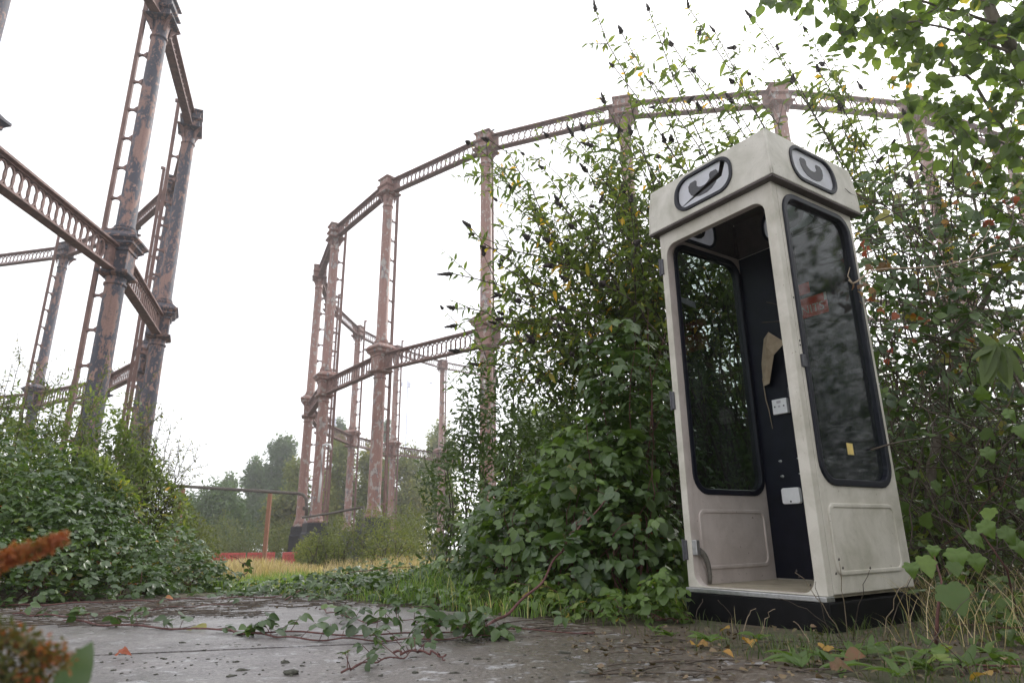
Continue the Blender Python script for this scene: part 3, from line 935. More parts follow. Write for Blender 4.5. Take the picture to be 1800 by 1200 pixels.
ICON = [(1.08 * a_, 1.02 * b_) for a_, b_ in [(-.112, .040), (-.098, .060), (-.058, .062), (-.048, .050), (-.050, .020), (-.036, .006), (-.015, -.004), (.015, -.004), (.036, .006), (.050, .020), (.048, .050), (.058, .062), (.098, .060), (.112, .040), (.108, .005), (.092, -.028), (.062, -.052), (.025, -.063), (-.025, -.063), (-.062, -.052), (-.092, -.028), (-.108, .005)]]
V, F = sqlathe([(1, 0)]), None
rtop_z = RZ1
ins = RI
Vt = [(rx0 + ins, ry0 + ins, rtop_z), (rx1 - ins, ry0 + ins, rtop_z), (rx1 - ins, ry1 - ins, rtop_z), (rx0 + ins, ry1 - ins, rtop_z)]
k_ = .16
Vt += [(rx0 + k_, ry0 + k_, rtop_z + .035), (rx1 - k_, ry0 + k_, rtop_z + .035), (rx1 - k_, ry1 - k_, rtop_z + .035), (rx0 + k_, ry1 - k_, rtop_z + .035)]
Vt += [(x, y, rtop_z - .018) for x, y, z in Vt[:4]]
roof = link('roof', bm_mesh('roof', Vt, [(4, 5, 6, 7), (0, 1, 5, 4), (1, 2, 6, 5), (2, 3, 7, 6), (3, 0, 4, 7), (8, 11, 10, 9), (0, 8, 9, 1), (1, 9, 10, 2), (2, 10, 11, 3), (3, 11, 8, 0)], MAT['roofpaint'], .012, 3), booth)
HHR = RZ1 - RZ0
for side in 'frbl':
    L = (rx1 - rx0) if side in 'fb' else (ry1 - ry0)
    f = roofmap(side, 0, 1)
    u0, u1 = SU[side]; v0, v1 = .155, .885
    hl_ = stadium(u0, u1, v0, v1, .098, L, HHR)
    # several bands of height so that the curved inset shows
    V, F, mi = holed(0, 1, 0, 1, hl_, -TR, 0, 9)
    link('roof_side', bm_mesh('roof_side', mp(V, f), F, mats=[MAT['roofpaint'], MAT['brown_in']], mi=mi, bevel=.004), roof)
    e = .012
    V, F = ringplate(stadium(u0 - e / L, u1 + e / L, v0 - e / HHR, v1 + e / HHR, .108, L, HHR), stadium(u0 + e / L, u1 - e / L, v0 + e / HHR, v1 - e / HHR, .086, L, HHR), -TR - .008, .010)
    sg = link('sign_seal', bm_mesh('sign_seal', mp(V, f), F, MAT['rubber'], .005), roof)
    pane = stadium(u0 + .006 / L, u1 - .006 / L, v0 + .006 / HHR, v1 - .006 / HHR, .092, L, HHR)
    uc, vc = (u0 + u1) / 2, (v0 + v1) / 2
    icon = [(uc + x / L, vc - .01 + y / HHR) for x, y in ICON]
    P_ = lambda u, v: (uc + u / L, vc + v / HHR)

    def half(p, q):
        """a, b, c of the half plane to the left of p -> q (metres about the sign centre)"""
        (pu, pv), (qu, qv) = P_(*p), P_(*q)
        a, b = (qv - pv), -(qu - pu)
        return a, b, a * pu + b * pv
    neg = lambda h: (-h[0], -h[1], -h[2])
    if side == 'f':
        h1 = half((-.20, -.085), (.11, .022)); h2 = half((-.20, -.089), (.12, -.016)); h3 = half((.118, .0), (.142, .1)); h4 = half((.150, .0), (.188, .1))
        cuts = [(h1, h3), (neg(h2),), (h2, neg(h4))]
        icuts = [(h1, h3), (neg(h2),)]
    elif side == 'l':
        h1 = half((-.02, .12), (-.10, -.12)) if False else half((.22, -.03), (-.12, .105))
        cuts = [(neg(h1),)]; icuts = [(neg(h1),)]
        hk2 = half((-.20, .02), (-.05, -.12)); cuts = [(neg(half((.16, -.12), (.24, .05))),), ] if False else [()]; icuts = [()]
    else:
        cuts = [()]; icuts = [()]
    for cset in cuts:
        pl_ = pane
        for h in cset: pl_ = clip(pl_, *h)
        if len(pl_) > 2:
            V, F = slabpoly(pl_, -.010, -.006)
            link('sign_pane', bm_mesh('sign_pane', mp(V, f), F, MAT['sign']), roof)
    for cset in icuts:
        pl_ = icon
        for h in cset: pl_ = clip(pl_, *h)
        if len(pl_) > 2:
            V, F = slabpoly(pl_, -.0115, -.0045)
            link('handset_symbol', bm_mesh('handset_symbol', mp(V, f), F, MAT['icon']), roof)
for sx, sy in ((0, 0), (1, 0), (1, 1), (0, 1)):
    P = []
    for v in np.linspace(0, 1, 6):
        i = RI * v * v + .0105
        P.append(((rx0 + i, rx1 - i)[sx], (ry0 + i, ry1 - i)[sy], RZ0 + v * (HHR - .004)))
    V, T = tube_np(np.array(P), .0107, 14)
    link('roof_corner', np_mesh('roof_corner', V, T, MAT['roofpaint'], smooth=True), roof)
for sx, sy in ((0, 0), (1, 0), (1, 1), (0, 1)):
    x, y = (rx0 + .034, rx1 - .034)[sx], (ry0 + .034, ry1 - .034)[sy]
    link('roof_fillet', box('roof_fillet', x - .013, x + .013, y - .013, y + .013, RZ0 + .004, RZ1 - .036, MAT['brown_in'], 0), roof)
# underside lip between body and roof rim
lip = rrect(-W + .02, -.02, .02, D - .02, .02, 7)
V, F, mi = holed(rx0 + .004, rx1 - .004, ry0 + .004, ry1 - .004, lip, 0, .018)
link('roof_lip', bm_mesh('roof_lip', [(u, v, H + .001 + w) for u, v, w in V], F, MAT['brown_in'], .003), roof)
link('roof_lining', box('roof_lining', rx0 + .06, rx1 - .06, ry0 + .06, ry1 - .06, RZ1 - .034, RZ1 - .0205, MAT['brown_in'], 0), roof)
for x, z in ((-.135, .205), (-.165, .19), (-.128, .185)):
    V, F = lathe([(.005, 0), (.005, .002)], 8)
    link('screw_hole', bm_mesh('screw_hole', [(x + a_, -OV + .014 - c_, RZ0 + z + b_) for a_, b_, c_ in V], F, MAT['black']), roof)

# torn paper hanging inside
BW = booth.matrix_basis
pb = thing('paper_sheet', 'torn brown paper sheet hanging folded against the dark inside of the booth', 'paper', BW @ Vector((-.63, yb, 1.4)))
inv = Matrix.Translation(-Vector(pb.location)) @ BW


def bpart(name, V, F, mat, parent, bevel=0.0):
    return link(name, bm_mesh(name, [inv @ Vector(v) for v in V], F, mat, bevel), parent)


A_ = [(-.690, yb - .006, 1.57), (-.632, yb - .03, 1.60), (-.655, yb - .055, 1.40), (-.722, yb - .02, 1.40), (-.735, yb - .012, 1.24), (-.705, yb - .05, 1.235), (-.66, yb - .05, 1.245), (-.585, yb - .075, 1.42), (-.50, yb - .06, 1.49), (-.628, yb - .085, 1.495)]
Vp = A_ + [(x, y + .0025, z) for x, y, z in A_]
Fp = [(0, 1, 2, 3), (3, 2, 5, 4), (2, 6, 5), (2, 7, 6), (2, 9, 7), (9, 8, 7), (1, 8, 9)]
Fp += [tuple(10 + i for i in reversed(f_)) for f_ in Fp]
bpart('sheet', Vp, Fp, MAT['paper'], pb)
Pt = [(-.735, yb - .01, 1.30), (-.728, yb - .012, 1.15), (-.718, yb - .008, 1.08), (-.705, yb - .012, .95)]
V, T = tube_np(np.array([tuple(inv @ Vector(p)) for p in Pt]), [.003, .004, .003, .002], 5)
link('torn_strip', np_mesh('torn_strip', V, T, MAT['paper']), pb)

# ------------------------------------------------------------------ air
hz = NT('pale_mist'); hv = hz.n('VolumePrincipled'); hv.inputs['Color'].default_value = (.97, .97, 1, 1); hv.inputs['Density'].default_value = HAZE; hv.inputs['Anisotropy'].default_value = .72
hz.l(hv.outputs[0], hz.out.inputs['Volume'])
tag(link('haze', box('haze', -300, 300, -300, 300, -3.0, 46, hz.m, 0)), kind='stuff')


# ------------------------------------------------------------------ far trees
def tree(label, px, vtop, y, wpx, mat, nleaf, cat='tree', group='trees beyond the gasholder', lobes=14, leaf=.30, slim=1.0):
    lobes = int(lobes * 2.2)
    t_ = at(px, vtop, y); base = np.array([t_[0], y, gz(t_[0], y)])
    hgt = t_[2] - base[2]; rad = wpx / FPX * y * .5
    root = thing('tree', label, cat, base, group)
    tr = [base, base + [rng.normal(0, .1), 0, hgt * .3], base + [rng.normal(0, .3), 0, hgt * .62], base + [rng.normal(0, .3), 0, hgt * .9]]
    tube_obj('trunk', tr, [.045 * hgt ** .8, .035 * hgt ** .8, .02 * hgt ** .8, .02], MAT['bark'], root, 8)
    bl = []
    for i in range(lobes):
        h = rng.uniform(.18, .90) ** slim; w = rad * (1.05 - abs(h - .42) * 1.05)
        a = rng.uniform(0, 2 * PI); q = w * rng.uniform(.1, .85)
        s = rad * rng.uniform(.20, .44) * (1.1 - .5 * h)
        bl.append((base[0] + q * math.cos(a), base[1] + q * math.sin(a), base[2] + h * hgt, s, s, s * rng.uniform(.9, 1.6)))
    bl.append((base[0], base[1], base[2] + hgt * .92, rad * .25, rad * .25, hgt * .10))
    for b in bl[:7]:
        c = np.array(b[:3]); s0 = base + [0, 0, hgt * rng.uniform(.2, .5)]
        tube_obj('limb', bez(s0, (s0 + c) / 2 + [0, 0, -.3], c, 5), [.05, .04, .03, .02, .01], MAT['bark'], root, 5)
    P, N = dome_points(bl, int(nleaf * 1.7), .34)
    P = P + rng.normal(0, rad * .11, P.shape) * [1, 1, 1.3]
    f = Foliage(root, mat, 'small', 0, stuffname='crown')
    D = norm(N * .5 + rng.normal(0, .7, P.shape)); Nn = norm(N + [0, 0, .8] + rng.normal(0, .6, P.shape))
    f.add(P, D, Nn, leaf * 1.3 * rng.uniform(.6, 1.3, len(P)), np.clip(patchvar(P, 1.6 / max(rad, .5) * 2, px) * .6 + rng.uniform(0, .45, len(P)), 0, 1))
    f.build(); return root


FT = [
    ('tall blue green poplar rising behind the pipe rail, tallest tree left of the gasholder', 498, 768, 96, 74, 'far_blue', 9000, .42, 20, .9),
    ('blue green poplar with stepped top left of the tallest poplar', 450, 806, 98, 70, 'far_blue', 7000, .42, 16, .95),
    ('low hazy tree farthest left of the poplar group', 404, 838, 104, 62, 'far_blue', 5000, .45, 12, 1.0),
    ('rounded mid green tree directly under the pipe rail left of the rusty post', 392, 862, 68, 120, 'far_blue', 9000, .30, 18, 1.0),
    ('yellow green tree between the rusty post and the leftmost iron columns', 520, 808, 72, 76, 'far_yellow', 7000, .30, 16, 1.0),
    ('yellow topped tree seen between the iron columns above the scrub', 596, 772, 74, 92, 'far_yellow', 8000, .32, 16, 1.0),
    ('green tree showing right of the thick peeling column', 655, 778, 78, 84, 'far_yellow', 7000, .32, 16, 1.0),
    ('pale tree with yellow tips behind the two far rear columns', 720, 790, 80, 110, 'far_yellow', 9000, .32, 18, 1.0),
    ('bright olive tree top showing beside the left flank of the buddleia', 776, 740, 84, 84, 'far_yellow', 7000, .34, 14, 1.0),
    ('small far green tree top poking above the far lower girder', 598, 738, 112, 40, 'far_blue', 2500, .45, 8, .8),
    ('faint slim poplar between two rear columns beyond the girder', 680, 742, 116, 34, 'far_blue', 2500, .45, 8, .7),
    ('distant tree on the far left seen below the sapling', 330, 872, 70, 80, 'far_blue', 5000, .30, 12, 1.0),
]
for lab, px, vt, y, w, mt, nl, lf, lo, sl_ in FT: tree(lab, px, vt, y, w, MAT[mt], nl, leaf=lf, lobes=lo, slim=sl_)
# trees behind the gasholder seen only through gaps on the right
for i, (lab, px, vt, w) in enumerate([('broad tree standing far behind the phone booth', 1250, 700, 260), ('broad tree standing far behind the right thicket', 1640, 690, 300), ('broad tree behind the buddleia and lower girder', 960, 720, 240), ('broad tree far off behind the bramble bank', 130, 850, 280)]):
    tree(lab, px, vt, 78, w, MAT['far_blue'], 7000, leaf=.36, lobes=16)


# ------------------------------------------------------------------ shrubs built from domes
def shrub(name, label, cat, base, blobs, mat, kind, n, leaf, nobj=0, upright=.5, inner=.3, lump=.0, group=None, stems=10, stem_mat='twig', stem_r=.014, vseed=0.0, trio=False, vmul=.7, vfreq=2.0, arms=(0, 1.15, -1.15), stemtop=.9):
    root = thing(name, label, cat, base, group)
    P, N = dome_points(blobs, n, inner)
    if lump: P = P + N * lumpy(P, lump, 3.1)[:, None]
    f = Foliage(root, mat, kind, nobj)
    S = leaf * rng.uniform(.6, 1.25, len(P)); A = np.clip(patchvar(P, vfreq, vseed) * vmul * .8 + rng.beta(1.6, 2.2, len(P)) * (1 - vmul * .8 + .2), 0, 1)
    if trio: f.trio(P, norm(N * .8 + np.array([0, -.12, upright])), S, A, arms)
    else:
        D = norm(N * .7 + rng.normal(0, .55, P.shape) + np.array([0, 0, .1])); f.add(P, D, norm(N + np.array([0, 0, upright]) + rng.normal(0, .45, P.shape)), S, A)
    f.build()
    b = np.array(base); paths = []
    B = np.array(blobs)
    for i in range(stems):
        q = B[rng.integers(len(B))]
        tip = q[:3] + norm(rng.normal(0, 1, 3) * [1, 1, .6] + [0, 0, .6]) * q[3:] * rng.uniform(.6, stemtop)
        s0 = np.array([q[0] + rng.normal(0, q[3] * .25), q[1] + rng.normal(0, q[4] * .25), gz(q[0], q[1])])
        mid = (s0 + tip) / 2 + np.array([rng.normal(0, .1), rng.normal(0, .1), .25 * (tip[2] - s0[2])])
        paths.append((wobble(bez(s0, mid, tip, 8), .012), np.linspace(stem_r, stem_r * .3, 8)))
    stalks(root, 'stem', paths, MAT[stem_mat], min(14, stems))
    return root


# scrub round the feet of the right gasholder
sb = at(650, 985, 19)
def scr(px, vt, y, w, hmul=1.0):
    t_ = at(px, vt, y); z0 = float(gz(t_[0], y)); r = w / FPX * y * .5
    return (t_[0], y, z0, r, r * .8, (t_[2] - z0) * hmul)
shrub('scrub_bush', 'olive green scrubby bush in front of the thick peeling column', 'bush', (sb[0], 20, gz(0, 20)), [scr(655, 886, 19, 120), scr(600, 905, 18.5, 90), scr(712, 878, 20, 130), scr(560, 928, 18, 70), scr(690, 920, 17, 120), scr(745, 900, 18.5, 80)], MAT['olive'], 'small', 16000, .075, 0, .6, .33, .12, stems=60, stem_mat='twig', stem_r=.018, vfreq=1.6)
shrub('scrub_bush', 'yellowish low scrub at the foot of the two leftmost iron columns', 'bush', (at(545, 960, 24)[0], 24, gz(0, 24)), [scr(548, 932, 24, 56), scr(585, 938, 23, 60), scr(533, 950, 25, 30)], MAT['far_yellow'], 'small', 7000, .09, 0, .6, .35, .1, stems=30, stem_r=.018, vfreq=1.6)
shrub('hedge', 'dark brownish hedge line behind the red barriers', 'hedge', (at(440, 950, 46)[0], 46, gz(0, 46)), [scr(300 + 46 * i, 912 + 10 * math.sin(i * 2.3), 46 + 2 * math.sin(i), 84) for i in range(7)], MAT['olive'], 'small', 24000, .16, 0, .5, .35, .2, stems=20, stem_r=.03, vfreq=.8)

# left bramble bank
LB = [(-3.35, 7.0, 0, .5, .5, .32), (-3.9, 7.1, 0, .95, .8, .74), (-4.6, 6.7, 0, 1.1, .9, 1.05), (-5.2, 6.3, 0, 1.0, .9, 1.2), (-3.6, 6.3, 0, .6, .5, .34), (-4.2, 5.9, 0, .8, .6, .6), (-4.9, 5.5, 0, .9, .7, .78), (-4.6, 5.1, 0, .7, .5, .38), (-5.8, 7.3, 0, 1.4, 1.0, 1.7), (-5.0, 7.7, 0, 1.1, .8, 1.35), (-5.9, 5.2, 0, 1.0, .9, 1.1)]
shrub('bramble_bank', 'broad bank of blue green bramble leaves sprawling along the left edge of the concrete', 'bramble', (-4.4, 6.4, 0), LB, MAT['bramble'], 'bramble', 15000, .066, 300, 2.0, .20, .10, stems=70, stem_mat='cane', stem_r=.007, trio=True, vfreq=2.6, stemtop=1.14)


def dome_px(px, vt, y, w, ry=.6):
    t_ = at(px, vt, y); return (t_[0], y, 0.0, w / FPX * y * .5, ry, t_[2])


LS = [dome_px(-60, 690, 8.6, 260, .8), dome_px(30, 668, 8.6, 190, .8), dome_px(110, 676, 8.7, 170, .7), dome_px(180, 690, 8.8, 150, .7), dome_px(235, 712, 8.9, 120, .6), dome_px(268, 770, 8.9, 100, .6), dome_px(60, 760, 7.9, 240, .6), dome_px(170, 770, 8.0, 200, .6)]
shrub('leafy_shrub', 'tall mixed green shrub with yellowing leaves behind the bramble bank, under the dark columns', 'shrub', (-6.3, 8.7, 0), LS, MAT['buddleia'], 'lance', 40000, .085, 240, .6, .30, .2, stems=50, stem_r=.012, vfreq=2.0, stemtop=1.1)
shrub('low_scrub', 'fine leaved olive scrub to the right of the tall shrub below the pipe rail', 'shrub', (-4.3, 10, 0), [dome_px(285, 800, 9.6, 110), dome_px(325, 862, 9.8, 90), dome_px(250, 770, 9.8, 120), dome_px(352, 905, 10, 60)], MAT['olive'], 'small', 14000, .05, 0, .6, .33, .12, stems=40, stem_r=.008, stemtop=1.15)


# ------------------------------------------------------------------ arching shrubs (buddleia, saplings)
def lumpy_spike(name, L, r, seed, n=9, m=22):
    g = np.random.default_rng(seed); V, F = [], []
    for j in range(m):
        s = j / (m - 1); rr = r * (math.sin(min(1, s * 4) * PI / 2)) * (1 - s) ** .55 + .0015
        for i in range(n):
            a = 2 * PI * i / n + j * .35; q = rr * (1 + g.uniform(-.5, .75) * (1 if j % 2 else .45))
            V.append((q * math.cos(a) + .12 * L * s * s, q * math.sin(a), s * L))
    for j in range(m - 1):
        for i in range(n):
            k = (i + 1) % n; F.append((j * n + i, j * n + k, (j + 1) * n + k, (j + 1) * n + i))
    return bm_mesh(name, V, F, MAT['seed'])


SPK = [lumpy_spike('seed_head', L, r, i) for i, (L, r) in enumerate(((.14, .021), (.10, .025), (.17, .020), (.08, .022), (.12, .026)))]


def rot_to(d):
    return Vector(d).to_track_quat('Z', 'Y').to_matrix().to_4x4()


def arching(root, fol, spec, leaf, amp=.008, heads=0, twigs=6, mat='twig', r0=.014, pair=.055, start=.35, nobj=30, droop=.12, tipleaf=True, hang=.0, headp=.8):
    """spec: (base, mid, tip) per stem. opposite leaf pairs along stems and side twigs, a seed head at each tip"""
    paths, tw, hs_ = [], [], []
    for base, mid, tip in spec:
        L = np.linalg.norm(np.array(tip) - base)
        P = wobble(bez(base, mid, tip, 14), amp)
        paths.append((P, np.linspace(r0, r0 * .42, 14)))
        segs = [(P[int(14 * start):], 1.0)]
        for q in range(twigs):
            j = rng.integers(int(14 * start), 13)
            d = norm(P[min(13, j + 1)] - P[j - 1]); side = norm(np.cross(d, rng.normal(0, 1, 3)))
            l_ = rng.uniform(.18, .55) * min(1.2, L / 2.5)
            e = P[j] + (d * .65 + side * .75 + np.array([0, 0, .12])) * l_
            Q = bez(P[j], P[j] + side * l_ * .35 + d * l_ * .3, e - np.array([0, 0, droop * l_]), 7)
            tw.append((Q, np.linspace(r0 * .42, r0 * .20, 7))); segs.append((Q, .85))
        for Q, sc in segs:
            dl = np.linalg.norm(np.diff(Q, axis=0), axis=1); cum = np.r_[0, np.cumsum(dl)]
            k = max(2, int(cum[-1] / pair)); s = np.clip(np.linspace(.06, 1, k) + rng.normal(0, .35 / k, k), .03, 1) * cum[-1]
            X = np.stack([np.interp(s, cum, Q[:, i]) for i in range(3)], -1)
            dr = norm(np.gradient(X, axis=0)); ph = np.arange(k) * (PI / 2) + rng.uniform(0, 6)
            a = norm(np.cross(dr, np.array([.13, .21, 1.]))); b = np.cross(dr, a)
            taper = np.interp(np.linspace(0, 1, k), [0, .75, 1], [1, 1, .55])
            for sg in (1, -1):
                side = sg * (np.cos(ph)[:, None] * a + np.sin(ph)[:, None] * b)
                Dv = norm(side * .9 + dr * .55 + np.array([0, 0, -.25 - hang]) + rng.normal(0, .22, X.shape))
                keep = rng.random(k) > .26
                fol.add(X[keep], Dv[keep], norm(np.array([0, 0, 1.]) + rng.normal(0, .4, X.shape))[keep], (leaf * sc * taper * rng.uniform(.5, 1.25, k))[keep], np.clip(rng.normal(.5, .24, k), 0, 1)[keep])
            hs_.append((Q[-1], norm(Q[-1] - Q[-3])))
    stalks(root, 'stem', paths, MAT[mat], nobj)
    if tw: stalks(root, 'twig', tw, MAT[mat], 0)
    if heads:
        order = np.r_[np.arange(0, len(hs_), twigs + 1), rng.permutation(len(hs_))][:heads]
        for i in order:
            p, d = hs_[i]
            dd = norm(d + rng.normal(0, .25, 3) + np.array([0, 0, -.1]))
            link('seed_head', SPK[rng.integers(len(SPK))], root, Matrix.Translation(Vector(p - np.array(root.location))) @ rot_to(dd) @ Matrix.Scale(rng.uniform(.7, 1.15), 4))


# the big buddleia behind the booth: dark dense skirt, then tall arching stems
BB = [dome_px(800, 690, 7.3, 70), dome_px(790, 770, 7.0, 70), dome_px(815, 650, 7.1, 80), dome_px(850, 700, 6.8, 130), dome_px(835, 610, 7.2, 100), dome_px(880, 560, 7.0, 130), dome_px(940, 500, 7.0, 150), dome_px(1010, 440, 6.9, 170), dome_px(1090, 400, 6.8, 180), dome_px(1150, 380, 6.6, 170), dome_px(900, 700, 6.4, 160), dome_px(1000, 600, 6.2, 170), (1.1, 7.4, 0, 1.5, .9, 2.3), (.25, 7.2, 0, .85, .7, 1.75), (.1, 7.6, 0, .75, .7, 2.05), (2.2, 7.6, 0, 1.5, .9, 3.0), (1.4, 7.5, .8, 1.3, .8, 2.2), (.7, 6.8, 0, .9, .6, 1.7), (3.4, 7.6, 0, 1.5, .9, 2.8), (1.6, 6.5, 0, .9, .5, 2.2)]
bud = shrub('buddleia', 'large buddleia with arching stems and dark dead flower spikes, left of and behind the booth', 'shrub', (1.3, 7.2, 0), BB, MAT['dense'], 'lance', 46000, .085, 120, .5, .26, .14, stems=80, stem_r=.012, vfreq=2.4, vseed=2.0, stemtop=1.05)
spec = []
tips = [(792, 478, 6.2), (800, 540, 6.4), (822, 400, 6.3), (812, 615, 6.6), (850, 430, 6.0), (880, 470, 6.2), (905, 340, 6.6), (930, 420, 6.0), (960, 300, 6.5), (985, 360, 6.0), (1010, 240, 6.8), (1030, 300, 6.2), (1060, 180, 6.6), (1048, 20, 6.4), (1080, 120, 6.3), (1095, 60, 6.5), (1140, 20, 6.0), (1150, 150, 6.2), (1185, 80, 6.4), (1210, 15, 6.6), (1110, 240, 6.0), (1170, 250, 5.8), (1230, 130, 6.2), (1260, 60, 6.5), (1290, 180, 6.0), (1330, 40, 6.4), (1370, 90, 6.2), (1320, 130, 6.8), (1400, 150, 6.0), (1420, 60, 6.4), (880, 560, 6.3), (850, 640, 6.6), (920, 530, 6.0), (980, 470, 5.9), (1040, 420, 5.8), (1100, 340, 5.8), (1000, 545, 5.7), (1060, 500, 5.6), (1120, 430, 5.5), (940, 600, 6.0), (870, 520, 6.5)]
for u, v, y in tips:
    tip = at(u, v, y); hi = tip[2] > 3.4
    b = np.array([tip[0] + rng.uniform(1.5, 2.7) if hi else 2.35 + rng.normal(0, .5), 7.2 + rng.normal(0, .3), .0])
    mid = np.array([b[0] * .66 + tip[0] * .34, b[1] * .6 + tip[1] * .4, tip[2] * (.60 if tip[2] > 3.4 else .92) + .35])
    if hi: mid = (b + tip) / 2 + np.array([rng.uniform(-.1, .35), 0, rng.uniform(.5, .9)])
    spec.append((b, mid, tip))
low = []
for i in range(84):
    tip = at(rng.uniform(820, 1340), rng.uniform(190, 640), rng.uniform(5.8, 7.4)); b = np.array([1.9 + rng.normal(0, .6), 7.3 + rng.normal(0, .3), .0])
    low.append((b, np.array([b[0] * .62 + tip[0] * .38, b[1] * .6 + tip[1] * .4, tip[2] * .82 + .3]), tip))
bf = Foliage(bud, MAT['buddleia'], 'lance', 300)
arching(bud, bf, spec, .14, amp=.022, heads=90, twigs=6, mat='twig', r0=.0135, pair=.066, start=.52, nobj=41)
arching(bud, bf, low, .13, amp=.02, heads=46, twigs=9, mat='twig', r0=.010, pair=.055, start=.45, nobj=0)
bf.build()

# bramble thicket in front of the buddleia, left of the booth
RB = [(.62, 5.1, 0, .62, .5, 1.35), (.15, 5.3, 0, .55, .45, .95), (1.0, 5.4, 0, .6, .5, 2.0), (-.15, 5.6, 0, .5, .4, .62), (.45, 4.6, 0, .45, .35, .62), (.72, 4.55, 0, .35, .3, 1.1), (-.35, 6.1, 0, .6, .5, .55), (.9, 5.0, 1.0, .4, .4, 1.15), (.1, 6.3, 0, .6, .6, 1.2)]
shrub('bramble_thicket', 'bright and dark green bramble thicket heaped against the left side of the booth', 'bramble', (.5, 5.1, 0), RB, MAT['bramble'], 'bramble', 3600, .078, 220, .9, .24, .12, stems=40, stem_mat='cane', stem_r=.007, trio=True, vfreq=3.2, vseed=1.0, stemtop=1.15)
shrub('bramble_sprays', 'fresh yellow green bramble leaves spraying out of the thicket beside the booth hinge side', 'bramble', (.6, 4.6, 0), [(.55, 4.75, .35, .55, .35, .95), (.2, 5.0, .25, .45, .35, .62), (.85, 4.7, .5, .3, .25, .8)], MAT['bramble_light'], 'bramble', 420, .095, 240, .6, .18, .12, stems=22, stem_mat='cane', stem_r=.006, trio=True, vfreq=3.0, stemtop=1.2)

# sapling with airy crown on the left
sap = thing('sapling', 'airy small leaved sapling standing against the sky right of the dark columns', 'sapling', (-4.9, 9.3, 0))
sf = Foliage(sap, MAT['olive'], 'lance', 0)
spec = []
for u, v in ((262, 690), (285, 725), (300, 742), (318, 762), (335, 780), (350, 800), (300, 790), (275, 760), (330, 830), (250, 720), (310, 850), (285, 820), (240, 670), (225, 690)):
    tip = at(u, v, 9.2 + rng.normal(0, .25)); b = np.array([-4.95 + rng.normal(0, .12), 9.3, 0])
    spec.append((b, (b + tip) / 2 + np.array([-.1, 0, .25]), tip))
arching(sap, sf, spec, .058, twigs=12, r0=.009, pair=.032, start=.3, nobj=14)
sf.build()
sap2 = thing('sapling', 'thin leaning sapling poking above the shrub at the far left below the distant column', 'sapling', (-7.6, 8.4, 0))
sf = Foliage(sap2, MAT['olive'], 'lance', 0); spec = []
for u, v in ((38, 610), (20, 640), (60, 640), (110, 655), (85, 650), (130, 665), (8, 660), (160, 650), (185, 655)):
    tip = at(u, v, 8.4 + rng.normal(0, .2)); b = np.array([tip[0] * .8 - 1.4, 8.4, 0.0])
    spec.append((b, (b + tip) / 2 + np.array([0, 0, .3]), tip))
arching(sap2, sf, spec, .06, twigs=8, r0=.008, pair=.035, start=.5, nobj=9)
sf.build()

# ------------------------------------------------------------------ thicket right of and behind the booth
TB = [(3.6, 6.2, 0, 1.2, .8, 2.3), (4.8, 6.0, 0, 1.4, .9, 2.7), (6.2, 6.2, 0, 1.6, 1.2, 3.2), (3.0, 6.6, 0, 1.0, .7, 2.2), (5.4, 4.9, 0, 1.1, .9, 2.0), (4.4, 7.2, 0, 2.0, .9, 3.3), (7.0, 5.0, 0, 1.4, 1.4, 3.0), (2.6, 6.2, 0, .7, .5, 2.2), (3.3, 5.3, 0, .6, .5, 1.5), (7.2, 3.2, 0, 1.5, 1.5, 4.2), (8.4, 4.6, 0, 1.6, 1.6, 4.8), (7.0, 1.4, 0, 1.4, 1.3, 3.4), (5.4, 2.6, 0, .9, .9, 4.4), (4.6, 3.3, 0, .7, .7, 3.8), (4.2, 2.3, 0, .8, .8, 3.5), (3.5, 1.5, 0, .8, .8, 3.0)]  # last domes unseen, added to shade the booth side and darken its pane reflection
thk = shrub('thicket', 'dark tangled thicket of twigs and sparse leaves behind the right side of the booth', 'thicket', (4.2, 6.2, 0), TB, MAT['dense'], 'lance', 54000, .10, 0, .4, .34, .16, stems=60, stem_r=.014, vfreq=2.2, vseed=4.0, stemtop=1.1)
shrub('hedge', 'dense dark hedge backing the thicket, seen through its gaps', 'hedge', (6, 9.8, 0), [(2.8 + 1.15 * i, 9.6 + .4 * math.sin(i * 2.1), 0, 1.1, .9, 3.3 + .5 * math.sin(i * 1.7)) for i in range(9)], MAT['dense'], 'bramble', 9000, .15, 0, .4, .3, .2, stems=24, stem_r=.02, vfreq=1.5, trio=True)
shrub('hedge', 'dense dark hedge backing the buddleia, glimpsed between its stems', 'hedge', (1.6, 9.4, 0), [(.5 + .8 * i, 9.3 + .3 * math.sin(i * 2.1), 0, .8, .7, 2.3 + .35 * i) for i in range(4)], MAT['dense'], 'bramble', 3600, .13, 0, .4, .3, .2, stems=14, stem_r=.02, vfreq=1.5, trio=True)
